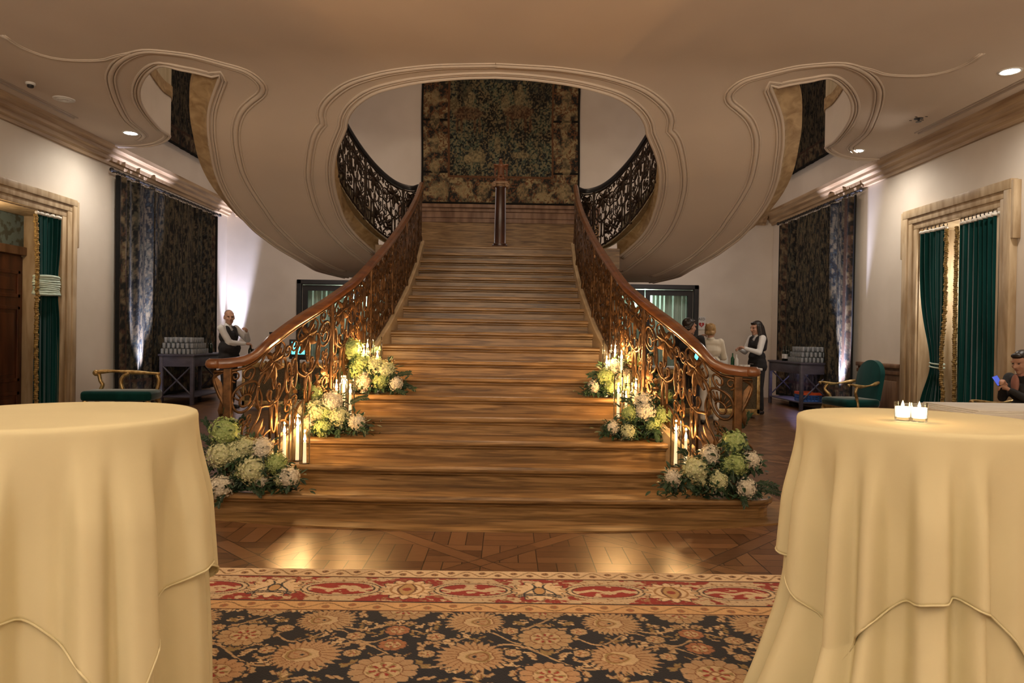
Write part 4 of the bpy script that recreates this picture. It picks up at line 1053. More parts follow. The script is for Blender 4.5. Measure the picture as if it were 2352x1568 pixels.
# ---- velvet curtains in the side openings
def curtain(name, label, X, s, ya, yb, zt, tie=None, tieY=None, waist=0.5, nf=9, amp=0.045, seed=0, fringe=1, tiestyle='cord', nrings=8):
    """hangs from zt to the floor in the plane X; ya is the fringed edge."""
    root = thing(name, label, 'curtain', (X, (ya + yb)/2, 0))
    yc = (ya + yb)/2; NZ, NU = 90, 150; vs = []
    def shape(u, z):
        y = ya + (yb - ya)*u
        if tie:
            t = abs(z - tie)/(1.25 if z > tie else 0.75); g = 1 - (1 - waist)*math.exp(-(t*1.9)**2)
            c = tieY if tieY is not None else yc
            k = math.exp(-(t*1.5)**2)
            y = y*(1 - 0) ; y = c*k + yc*(1 - k) + (y - yc)*g
        f = amp*(math.sin(2*PI*nf*u + seed) + 0.4*math.sin(2*PI*nf*2.1*u + seed*2 + z*0.5))
        f *= (0.65 + 0.35*math.cos(u*5 + z*0.7)); 
        if tie: f *= 0.55 + 0.45*min(1, abs(z - tie)/0.5)
        return (X + s*f, y, z)
    for i in range(NZ + 1):
        z = 0.015 + (zt - 0.015)*i/NZ
        for j in range(NU + 1): vs.append(shape(j/NU, z))
    b = MB(); n = NU + 1
    b.add(vs, [(i*n+j, i*n+j+1, (i+1)*n+j+1, (i+1)*n+j) for i in range(NZ) for j in range(NU)])
    o = b.build('drape', M['velvet'], root, smooth=True); md = o.modifiers.new('thick', 'SOLIDIFY'); md.thickness = 0.006
    # heading tape
    b = MB(); b.tube([Vector(shape(j/NU, zt - 0.03)) + Vector((s*0.004, 0, 0.03)) for j in range(0, NU + 1, 2)], 0.024, 6); b.build('heading', M['linen'], root, smooth=True)
    if fringe:
        b = MB(); r = random.Random(seed + 5)
        N = int(zt/0.028)
        for i in range(N):
            z = 0.03 + (zt - 0.05)*i/N; p = Vector(shape(0.0, z)); q = p + Vector((s*0.02 + r.uniform(-0.006, 0.006), (ya - yb)/abs(ya - yb)*r.uniform(0.02, 0.035), 0))
            b.ell(q, (0.030, 0.028, 0.022), 7, 5, Matrix.Rotation(r.uniform(-0.5, 0.5), 3, 'X'))
        b.build('tassel_fringe', M['fringe'], root, smooth=True)
    if tie:
        b = MB()
        if tiestyle == 'band':
            ring = [shape(j/20, tie) for j in range(21)]; y0 = min(p[1] for p in ring) - 0.02; y1 = max(p[1] for p in ring) + 0.02
            for i in range(9):
                z = tie - 0.12 + 0.24*i/8
                b.tube([(X + 0.085*math.cos(a), (y0 + y1)/2 + ((y1 - y0)/2 + 0.012*math.cos(i*1.3))*math.sin(a), z + 0.006*math.sin(a*2 + i)) for a in np.linspace(0, 2*PI, 25)[:-1]], 0.0175 if 0 < i < 8 else 0.022, 6, True)
            b.build('tieback_band', M['mint'], root, smooth=True)
        else:
            ring = [shape(j/20, tie) for j in range(21)]; y0 = min(p[1] for p in ring) - 0.01; y1 = max(p[1] for p in ring) + 0.01
            for z in (tie - 0.03, tie + 0.02): b.tube([(X + 0.07*math.cos(a), (y0 + y1)/2 + (y1 - y0)/2*math.sin(a), z + 0.01*math.sin(a)) for a in np.linspace(0, 2*PI, 25)[:-1]], 0.012, 6, True)
            b.build('tieback_cord', M['mint'], root, smooth=True)
    for i in range(nrings):
        b = MB(); q = ya + (yb - ya)*(i + 0.5)/nrings
        b.tube([(X + 0.026*math.cos(a), q, zt + 0.045 + 0.030*math.sin(a)) for a in np.linspace(0, 2*PI, 11)[:-1]], 0.005, 5, True); b.build('ring', M['black'], root, smooth=True)
    return root
xl = XL + 0.005; zt = PX(100, 492, xl).z
curtain('velvet_curtain', 'green velvet curtain with mint tieback beside the dark timber door', xl, 1, PX(78, 700, xl).y, PX(134, 700, xl).y, zt, PX(106, 656, xl).z, None, 0.84, 5, 0.035, 1, 1, 'band', 6)
xr = XR - 0.0
ztr = PX(2140, 530, xr).z
curtain('velvet_curtain', 'green velvet curtain gathered by a thin cord in the right doorway', xr, -1, PX(2173, 700, xr).y, PX(2118, 700, xr).y, ztr, PX(2150, 838, xr).z, PX(2152, 838, xr).y, 0.42, 5, 0.035, 2, 1, 'cord', 6)
curtain('velvet_curtain', 'green velvet curtain hanging straight, the wider one in the right doorway', xr, -1, PX(2203, 700, xr).y, PX(2306, 700, xr).y, ztr, None, None, 1, 8, 0.045, 3, 1, 'cord', 11)
for X, d, zz, nm in ((xl, DL, zt, 'left'), (xr, DR, ztr, 'right')):
    b = MB(); b.tube([(X, d[0] + 0.002, zz + 0.09), (X, d[1] - 0.002, zz + 0.09)], 0.018, 8)
    o = b.build('curtain_rod', M['black'], smooth='auto'); tag(o, 'black curtain rod across the %s doorway' % nm, 'curtain rod')

# ================================================================== COCKTAIL TABLES AND THEIR CLOTHS
def cocktail_table(c, R, zt, corner_deg, seed, side, kick):
    t = thing('cocktail_table', 'tall round cocktail table hidden under ivory cloths, on the %s of the rug' % side, 'table', (c[0], c[1], 0))
    MB().lathe([(R - 0.012, zt - 0.035), (R - 0.002, zt - 0.025), (R - 0.002, zt - 0.012), (R - 0.012, zt - 0.004)], (c[0], c[1], 0), 48).build('table_top', M['dkwood'], t, smooth='auto')
    MB().lathe([(0.04, 0.04), (0.038, zt - 0.035)], (c[0], c[1], 0), 16).build('column', M['black'], t, smooth='auto')
    MB().lathe([(0.26, 0.014), (0.26, 0.022), (0.05, 0.05), (0.04, 0.06)], (c[0], c[1], 0), 32).build('foot', M['black'], t, smooth='auto')
    r = random.Random(seed)
    comps = [(n, r.uniform(0.5, 1.0), r.uniform(0, 2*PI)) for n in (6, 9, 13, 19, 27)]
    wts = (0.6, 1.0, 1.0, 0.7, 0.3)
    def fold(th):
        v = sum(wt*a*math.cos(n*th + p) for wt, (n, a, p) in zip(wts, comps))
        return math.tanh(v*1.5)
    a_half = 0.865; NTH = 420
    def Lsq(th):
        q = (math.degrees(th) - corner_deg + 45) % 90 - 45      # 0 at a corner
        d = a_half / math.cos(math.radians(45 - abs(q)))
        d = min(d, a_half*1.36)
        return d - R
    def cloth(name, label, Lf, inset, flare, amp, round_r, ztop, to_floor):
        prof = []   # (r factor along, drop)
        vs = []; NZ = 46
        rings = [(0.0, 0.0)] + [(R*q - inset, 0.0) for q in (0.3, 0.6, 0.85, 0.95)]
        vs.append((c[0], c[1], ztop))
        for rr, _ in rings[1:]:
            for k in range(NTH):
                th = 2*PI*k/NTH; vs.append((c[0] + rr*math.cos(th), c[1] + rr*math.sin(th), ztop + 0.0012*math.sin(3*th + 9*rr)))
        cr = 0.012
        for i in range(NZ + 1):
            for k in range(NTH):
                th = 2*PI*k/NTH; L = Lf(th); f = fold(th)
                h = i/NZ; d = L*h
                if h < 0.04:
                    a = h/0.04*PI/2; rr = R - inset - cr + cr*math.sin(a) + 0.004; z = ztop - cr*(1 - math.cos(a))
                else:
                    d2 = (h - 0.04)/0.96*(L - 0.02); z = ztop - cr - d2
                    g = min(1.0, d2/0.30); g = g*g*(3 - 2*g)
                    rr = R - inset + 0.004 + flare*d2 + amp*g*(0.45 + 0.55*min(1, d2/0.75))*(f*0.85 + 0.12)
                    if to_floor:
                        lim = 0.02
                        if z < 0.50: rr += (0.50 - z)**1.4*kick*(0.7 + 0.3*f)*max(0.0, math.cos(th - math.radians(197)))**2
                        z = max(z, 0.016 + 0.006*(1 + math.sin(7*th)))
                vs.append((c[0] + rr*math.cos(th), c[1] + rr*math.sin(th), z))
        nr = len(rings) - 1 + NZ + 1; fs = [(0, 1 + k, 1 + (k+1) % NTH) for k in range(NTH)]
        for i in range(nr - 1):
            for k in range(NTH):
                l = (k+1) % NTH; fs.append((1+i*NTH+k, 1+(i+1)*NTH+k, 1+(i+1)*NTH+l, 1+i*NTH+l))
        b = MB(); b.add(vs, fs); o = b.build(name, M['cloth'], smooth=True)
        md = o.modifiers.new('thick', 'SOLIDIFY'); md.thickness = 0.003; md.offset = -1
        # stitched hem
        hm = MB(); n0_ = len(vs) - NTH*1
        hm.tube([Vector(vs[n0_ + k]) for k in range(0, NTH, 2)], 0.0035, 5, True)
        h_ = hm.build('hem', M['cloth'], o, smooth=True)
        return tag(o, label, 'tablecloth')
    cloth('tablecloth', 'long ivory under-cloth reaching the rug, on the %s cocktail table' % side, lambda th: zt - 0.01, 0.012, 0.02, 0.055, 0.01, zt + 0.002, True)
    cloth('table_overlay', 'square ivory overlay cloth with pointed corners on the %s cocktail table' % side, Lsq, 0.0, 0.028, 0.072, 0.01, zt + 0.008, False)
    return t
TZ = 1.035
cocktail_table((-1.37, 2.15), 0.385, TZ, -38, 5, 'left', 0.10); cocktail_table((1.405, 2.345), 0.385, TZ, 205, 8, 'right', 0.5)
def votive(px, py, label):
    p = PZ(px, py, TZ + 0.010); x, y, z = p.x, p.y, TZ + 0.0105
    t = thing('votive_glass', label, 'candle', (x, y, z))
    MB().lathe([(0.0215, 0.0), (0.0235, 0.002), (0.0245, 0.030), (0.026, 0.062), (0.0245, 0.062), (0.0232, 0.030), (0.0215, 0.012), (0.001, 0.012)], (x, y, z), 28).build('glass', M['glass'], t, smooth='auto')
    MB().lathe([(0.021, 0.0125), (0.0222, 0.03), (0.0226, 0.046), (0.006, 0.044)], (x, y, z), 24).build('wax', M['vflame'], t, smooth='auto')
    MB().lathe([(0.0015, 0.044), (0.004, 0.048), (0.0045, 0.052), (0.002, 0.060), (0.0003, 0.066)], (x, y, z), 10).build('flame', M['flame'], t, smooth=True)
    light('votive_light', 'POINT', (x, y, z + 0.075), 0.18, CANDLE, 0.012)
votive(2073, 966, 'lit votive candle in a clear glass, the left one on the right cocktail table')
votive(2111, 969, 'lit votive candle in a clear glass, the right one on the right cocktail table')

# ================================================================== CANDLES ON THE STAIRS
def cyl_candle(px, Y, z, ytop, yflame, rad, where, lit=True):
    """hurricane glass with a taper inside; ytop and yflame are read from the photograph."""
    p = PY(px, 800, Y); x = p.x
    for _ in range(3): pass
    ztop = PY(px, ytop, Y).z; zfl = PY(px, yflame, Y).z
    g = thing('hurricane_glass', 'tall clear hurricane glass, %s' % where, 'candle holder', (x, Y, z))
    h = ztop - z
    MB().lathe([(rad - 0.002, 0.0), (rad, 0.003), (rad, h), (rad - 0.0025, h), (rad - 0.0025, 0.008), (0.001, 0.008)], (x, Y, z), 28).build('glass_wall', M['glass'], g, smooth='auto')
    c = thing('taper_candle', 'lit taper candle, %s' % where, 'candle', (x, Y, z + 0.0085))
    hc = zfl - 0.022 - z
    MB().lathe([(0.014, 0.009), (0.0125, hc*0.5), (0.011, hc - 0.004), (0.006, hc)], (x, Y, z), 14).build('wax', M['wax'], c, smooth='auto')
    MB().tube([(x, Y, z + hc - 0.002), (x + 0.001, Y, z + hc + 0.010)], 0.0012, 5).build('wick', M['black'], c)
    MB().lathe([(0.001, 0.0), (0.0085, 0.009), (0.0105, 0.018), (0.0065, 0.036), (0.0005, 0.056)], (x, Y, z + hc + 0.003), 12).build('flame', M['flame'], c, smooth=True)
    light('candle_light', 'POINT', (x, Y, z + hc + 0.074), CANDLE_W, CANDLE, 0.008)
CANDLE_W = 2.3
T = lambda k, f=0.5: stepY(k) + NT*f
for a in [
    (656, 5.37, 2*NR, 936, 989, 0.042, 'leftmost of the three by the lowest left flowers'),
    (686, 5.47, 2*NR, 918, 971, 0.045, 'tallest of the three by the lowest left flowers'),
    (703, 5.355, 2*NR, 950, 1007, 0.040, 'nearest of the three by the lowest left flowers'),
    (774, 6.04, 4*NR, 840, 888, 0.042, 'behind the middle left flowers, nearest the railing'),
    (791, 6.16, 4*NR, 846, 878, 0.046, 'behind the middle left flowers, the tallest of three'),
    (806, 6.055, 4*NR, 858, 898, 0.040, 'behind the middle left flowers, nearest the stair centre'),
    (844, 6.61, 5*NR, 764, 794, 0.046, 'highest of the three above the top left flowers'),
    (836, 6.45, 5*NR, 780, 809, 0.040, 'lowest flame of the three above the top left flowers'),
    (867, 6.53, 5*NR, 773, 820, 0.044, 'right of the three above the top left flowers'),
    (1556, 5.46, 2*NR, 957, 984, 0.045, 'nearer the centre of the pair by the lowest right flowers'),
    (1579, 5.36, 2*NR, 948, 1003, 0.042, 'nearer the railing of the pair by the lowest right flowers'),
    (1422, 6.08, 4*NR, 862, 896, 0.042, 'left of the three behind the middle right flowers'),
    (1440, 6.22, 4*NR, 850, 914, 0.044, 'short middle candle behind the middle right flowers'),
    (1462, 6.05, 4*NR, 850, 885, 0.044, 'right of the three behind the middle right flowers'),
    (1394, 6.45, 5*NR, 781, 832, 0.042, 'left of the three above the top right flowers'),
    (1413, 6.60, 5*NR, 762, 806, 0.043, 'highest of the three above the top right flowers'),
    (1428, 6.41, 5*NR, 775, 820, 0.036, 'right of the three above the top right flowers')]:
    cyl_candle(*a)

# ================================================================== FLOWERS
def bloom_mesh(name, mat, seed):
    r = random.Random(seed); b = MB(); b.ell((0, 0, 0), (0.80, 0.80, 0.76), 16, 10)
    N = 270
    for i in range(N):
        zz = 1 - 2*(i + 0.5)/N; a = i*2.39996; q = math.sqrt(1 - zz*zz)
        nrm = Vector((q*math.cos(a), q*math.sin(a), zz)); nrm = (nrm + Vector((r.uniform(-.18, .18), r.uniform(-.18, .18), r.uniform(-.18, .18)))).normalized()
        c = nrm*(r.uniform(0.80, 1.0) + 0.07*math.sin(5*nrm.x + seed)*math.cos(4*nrm.z + 2*nrm.y)); t = nrm.orthogonal().normalized(); u = nrm.cross(t); ro = r.uniform(0, PI); sz = r.uniform(0.085, 0.125)
        for k in range(4):
            an = ro + k*PI/2; d = t*math.cos(an) + u*math.sin(an); e = nrm.cross(d)
            b.add([c - nrm*0.02, c + d*sz*0.55 + e*sz*0.48 + nrm*0.03, c + d*sz*1.05 + nrm*r.uniform(-0.02, 0.06), c + d*sz*0.55 - e*sz*0.48 + nrm*0.03], [(0, 1, 2, 3)])
    o = b.build(name, mat, smooth=False); me = o.data; bpy.data.objects.remove(o); return me
BL = {'w': [bloom_mesh('hydrangea_bloom', M['petw'], s) for s in (1, 2)], 'g': [bloom_mesh('hydrangea_bloom', M['petg'], s) for s in (3, 4)],
      'p': [bloom_mesh('hydrangea_bloom', M['petp'], s) for s in (5, 6)], 'c': [bloom_mesh('hydrangea_bloom', M['petc'], s) for s in (7, 8)]}
def one_leaf(b, p, d, L, wd, nrm):
    s = d.cross(nrm)
    if s.length < 1e-4: s = d.orthogonal()
    s.normalize(); nn = s.cross(d).normalized()
    b.add([p, p + d*L*0.35 + s*wd*0.5 + nn*L*0.05, p + d*L*0.75 + s*wd*0.36 + nn*L*0.02, p + d*L - nn*L*0.08, p + d*L*0.75 - s*wd*0.36 + nn*L*0.02, p + d*L*0.35 - s*wd*0.5 + nn*L*0.05, p + d*L*0.5 - nn*L*0.03],
          [(0, 1, 6), (1, 2, 6), (2, 3, 6), (3, 4, 6), (4, 5, 6), (5, 0, 6)])
def flowers(label, z, yfront, blooms, sprigs, seed):
    """blooms: (px, py, radius px, colour, depth offset)."""
    r = random.Random(seed)
    P = []
    for (px, py, rp, col, dy) in blooms:
        Y = yfront + dy; p = PY(px, py, Y); P.append((p, rp/FPX*Y, col))
    cx = sum(p.x for p, _, _ in P)/len(P); cy = sum(p.y for p, _, _ in P)/len(P)
    t = thing('hydrangea_arrangement', label, 'flowers', (cx, cy, z), 0, 'hydrangea clusters on the stairs')
    for i, (p, R, col) in enumerate(P):
        me = BL[col][i % 2]; o = bpy.data.objects.new('hydrangea_bloom', me); C.objects.link(o); o.parent = t
        o.location = p - t.location; o.scale = (R*r.uniform(1.02, 1.12), R*r.uniform(0.95, 1.05), R*r.uniform(0.90, 1.02)); o.rotation_euler = (r.uniform(0, 6), r.uniform(0, 6), r.uniform(0, 6))
    # moss base, stems up to each bloom, dark leaves in between
    x0 = min(p.x for p, _, _ in P); x1 = max(p.x for p, _, _ in P)
    b = MB(); 
    for p, R, _ in P:
        b.tube([(cx + (p.x - cx)*0.6, cy + (p.y - cy)*0.6 + 0.02, z + 0.01), (p.x*0.9 + cx*0.1, p.y + 0.02, (z + p.z)/2), (p.x, p.y, p.z)], 0.004, 5)
    b.build('stems', M['stem'], t)
    b = MB()
    for p, R, _ in P:
        for k in range(40):
            d = Vector((r.gauss(0, 1), r.gauss(0, 0.7) - 0.25, r.gauss(-0.35, 0.8))).normalized()
            q = p + d*R*r.uniform(0.75, 1.12) + Vector((0, 0.02, 0)); 
            if q.z < z + 0.01: q.z = z + r.uniform(0.01, 0.04)
            dd = (d + Vector((r.gauss(0, .4), r.gauss(0, .4), r.gauss(-0.1, .4)))).normalized()
            if q.z + dd.z*0.06 < z: dd.z = abs(dd.z)
            one_leaf(b, q, dd, r.uniform(0.040, 0.075), r.uniform(0.018, 0.030), Vector((r.gauss(0, .3), -0.4, 1)).normalized())
    for k in range(420):
        u = r.random(); p, R, _ = r.choice(P)
        q = Vector((p.x + r.gauss(0, 0.07), p.y + r.uniform(-0.03, 0.06), z + r.uniform(0.01, max(0.03, p.z - z))))
        dd = Vector((r.gauss(0, 1), r.gauss(-0.4, 0.6), r.gauss(0.0, 0.5))).normalized()
        if q.z + dd.z*0.06 < z: dd.z = abs(dd.z)
        one_leaf(b, q, dd, r.uniform(0.04, 0.075), r.uniform(0.018, 0.030), Vector((0, -0.3, 1)))
    b.build('foliage', M['leaf'], t)
    for (ax, ay, bx, by, dy) in sprigs:
        Y = yfront + dy; p0 = PY(ax, ay, Y); p1 = PY(bx, by, Y - 0.02); b = MB()
        pm_ = (p0 + p1)/2 + Vector((0, -0.01, 0.015)); cv = [Vector(q) for q in crom([p0, pm_, p1], 8)]
        b.tube(cv, 0.0018, 4)
        for i in range(2, len(cv)):
            d = (cv[i] - cv[i-1]).normalized()
            for s in (-1, 1):
                sd = d.cross(Vector((0, -1, 0.2))).normalized()*s
                one_leaf(b, cv[i], (d*0.75 + sd*0.8 + Vector((0, r.gauss(0, .25), 0))).normalized(), r.uniform(0.026, 0.040), 0.012, Vector((0, -1, 0.3)))
        b.build('leafy_sprig', M['leaf'], t)
    return t
flowers('green and white hydrangeas at the left foot of the stairs, on the lowest step', NR, T(1, 0.10),
    [(517,990,35,'g',0.084),(508,1044,33,'p',0.042),(545,1040,26,'p',0.048),(566,1028,27,'p',0.060),(602,1029,26,'w',0.060),(580,1078,36,'p',0.024),(560,1085,22,'g',0.030),(635,1064,25,'g',0.036),(664,1096,26,'w',0.015),(645,1100,18,'p',0.015),(601,1107,15,'w',0.006),(506,1118,30,'w',0.000),(495,1050,24,'w',0.048)],
    [(500,1030,458,1000,.2),(495,1075,456,1075,.1),(520,1130,500,1160,-.03),(545,985,560,958,.3),(490,1000,470,965,.28),(560,1115,600,1135,.0)], 21)
flowers('hydrangea cluster in the middle of the left side, on the third step', 3*NR, T(3, 0.25),
    [(718,903,24,'g',.22),(764,922,26,'w',.12),(729,942,28,'p',.1),(682,940,21,'w',.1),(705,976,22,'c',.05),(742,983,22,'g',.02),(777,958,26,'p',.08),(820,970,21,'w',.04),(752,950,20,'g',.09)],
    [(690,900,668,862,.25),(720,890,735,862,.25),(800,930,842,912,.1),(775,985,776,1005,.0),(690,990,650,930,.15),(810,985,842,990,.02)], 22)
flowers('hydrangea cluster at the top of the left flower trail, on the fifth step', 5*NR, T(5, 0.22),
    [(806,803,27,'g',0.088),(778,838,22,'c',0.048),(832,832,24,'g',0.056),(862,840,23,'p',0.048),(885,850,24,'p',0.040),(875,874,22,'g',0.020),(836,878,22,'c',0.012),(909,881,19,'w',0.012),(820,850,20,'g',0.040)],
    [(900,870,942,856,.1),(915,885,952,893,.04),(780,815,762,790,.2),(890,895,930,903,.0),(850,815,870,800,.2)], 23)
flowers('green and white hydrangeas at the right foot of the stairs, on the lowest step', NR, T(1, 0.10),
    [(1687,1015,29,'g',0.078),(1631,1044,25,'w',0.054),(1597,1078,30,'p',0.024),(1649,1102,26,'p',0.012),(1690,1066,29,'g',0.036),(1725,1058,24,'w',0.042),(1714,1120,24,'w',0.000),(1545,1097,21,'w',0.018),(1672,1070,20,'g',0.030),(1610,1100,18,'p',0.018)],
    [(1730,1125,1788,1132,.0),(1735,1110,1784,1118,.02),(1700,990,1722,950,.3),(1580,1050,1562,1035,.14),(1725,1060,1745,1085,.1),(1700,1140,1712,1160,-.04),(1570,1115,1600,1130,.0),(1670,1000,1650,985,.28)], 24)
flowers('hydrangea cluster in the middle of the right side, on the third step', 3*NR, T(3, 0.25),
    [(1525,911,19,'g',.22),(1482,945,24,'w',.08),(1476,922,22,'w',.14),(1526,954,25,'g',.1),(1445,950,20,'g',.1),(1406,981,17,'w',.04),(1443,992,20,'p',.02),(1536,995,20,'c',.03),(1500,975,20,'g',.06)],
    [(1540,915,1560,880,.24),(1510,905,1500,880,.24),(1410,970,1392,985,.04),(1500,985,1512,1012,.0),(1550,940,1568,925,.2),(1455,930,1430,918,.1)], 25)
flowers('hydrangea cluster at the top of the right flower trail, on the fifth step', 5*NR, T(5, 0.22),
    [(1460,825,25,'g',0.088),(1411,842,18,'w',0.056),(1391,864,21,'g',0.040),(1402,889,18,'g',0.016),(1363,888,15,'w',0.016),(1434,866,23,'c',0.024),(1478,863,21,'w',0.040),(1450,888,20,'p',0.016),(1425,885,18,'p',0.012)],
    [(1380,860,1352,862,.1),(1390,850,1375,835,.14),(1480,835,1500,815,.24),(1365,895,1345,903,.02),(1485,870,1505,862,.14)], 26)

# ================================================================== COLUMN AND EAGLE ON THE LANDING
cyl = stepY(NS) + 0.34; cxp = PY(1148, 560, cyl).x
zcap = PY(1148, 419, cyl).z
t = thing('pedestal_column', 'slim dark marble pedestal column at the head of the stairs', 'column', (cxp, cyl, LAND))
MB().rbox((cxp - 0.12, cyl - 0.12, LAND), (cxp + 0.12, cyl + 0.12, LAND + 0.05), 0.008).lathe([(0.115, 0.05), (0.118, 0.075), (0.100, 0.09)], (cxp, cyl, LAND), 24).build('base', M['stone'], t, smooth='auto')
hs = zcap - LAND - 0.10
MB().lathe([(0.094, 0.08), (0.094, hs*0.3), (0.082, hs), (0.090, hs + 0.01), (0.090, hs + 0.025)], (cxp, cyl, LAND), 28).build('shaft', M['stone'], t, smooth='auto')
b = MB(); b.lathe([(0.085, -0.08), (0.098, -0.06), (0.10, -0.04)], (cxp, cyl, zcap), 24); b.rbox((cxp - 0.115, cyl - 0.105, zcap - 0.035), (cxp + 0.115, cyl + 0.105, zcap), 0.006)
for s in (-1, 1):
    b.tube([(cxp + s*(0.105 + 0.035*q[0]), cyl - 0.10, zcap - 0.055 + 0.035*q[1]) for q in spiral(0, 0, 1.0, 0.25, PI/2, 1.4*s)], 0.010, 6)
    b.tube([(cxp + s*0.105, cyl - 0.10, zcap - 0.055), (cxp + s*0.105, cyl + 0.10, zcap - 0.055)], 0.035, 12)
b.build('capital', M['capstone'], t, smooth='auto')

# ================================================================== SOFT BODIES (people, statue) : one continuous skin each
def capsule(b, p0, r0, p1, r1, n=10):
    p0, p1 = Vector(p0), Vector(p1); d = p1 - p0
    if d.length < 1e-5: b.ell(p0, (r0, r0, r0), n, 8); return
    pts = []; rad = []
    for t in (-1, -0.86, -0.5, 0): pts.append(p0 + d.normalized()*r0*t); rad.append(max(0.001, r0*math.sqrt(max(0, 1 - t*t))))
    for t in (0, 0.5, 0.86, 1): pts.append(p1 + d.normalized()*r1*t); rad.append(max(0.001, r1*math.sqrt(max(0, 1 - t*t))))
    b.tube(pts, rad, n)
def flesh(name, b, mat, parent, vox=0.010, smooth=6):
    tmp = b.build('tmp', mat); 
    m = tmp.modifiers.new('r', 'REMESH'); m.mode = 'VOXEL'; m.voxel_size = vox; m.use_smooth_shade = True
    s = tmp.modifiers.new('s', 'SMOOTH'); s.factor = 0.5; s.iterations = smooth
    bpy.context.view_layer.update(); dg = bpy.context.evaluated_depsgraph_get()
    me = bpy.data.meshes.new_from_object(tmp.evaluated_get(dg)); me.name = name
    old = tmp.data; bpy.data.objects.remove(tmp); bpy.data.meshes.remove(old)
    me.materials.clear(); me.materials.append(mat); me.polygons.foreach_set('use_smooth', [True]*len(me.polygons))
    o = bpy.data.objects.new(name, me); C.objects.link(o); o.parent = parent
    return o
# eagle statue with half-open wings
zt_ = zcap + 0.001; t = thing('eagle_statue', 'small carved red-brown eagle with raised wings on the pedestal column', 'statue', (cxp, cyl, zt_))
b = MB(); b.lathe([(0.10, 0.0), (0.105, 0.012), (0.085, 0.03), (0.095, 0.045), (0.08, 0.06)], (0, 0, 0), 20); b.build('plinth', M['eagle'], t, smooth='auto', local=True)
b = MB()
capsule(b, (0, 0.01, 0.13), 0.052, (0.0, 0.0, 0.24), 0.058); capsule(b, (0, 0, 0.24), 0.05, (-0.005, -0.01, 0.32), 0.030); b.ell((-0.008, -0.02, 0.345), (0.030, 0.034, 0.030)); capsule(b, (-0.01, -0.045, 0.345), 0.012, (-0.012, -0.066, 0.330), 0.004)
capsule(b, (0, 0.03, 0.14), 0.035, (0, 0.08, 0.07), 0.03)
for s in (-1, 1):
    capsule(b, (s*0.03, 0, 0.13), 0.028, (s*0.04, -0.01, 0.062), 0.018); capsule(b, (s*0.04, -0.01, 0.062), 0.012, (s*0.045, -0.045, 0.060), 0.008)
    for i in range(6): capsule(b, (s*(0.05 + 0.008*i), 0.02, 0.26 - 0.012*i), 0.016, (s*(0.115 - 0.004*i), 0.03 + 0.004*i, 0.275 - 0.035*i), 0.011)
    capsule(b, (s*0.045, 0.01, 0.27), 0.024, (s*0.11, 0.02, 0.29), 0.014)
flesh('eagle', b, M['eagle'], t, 0.006, 3)

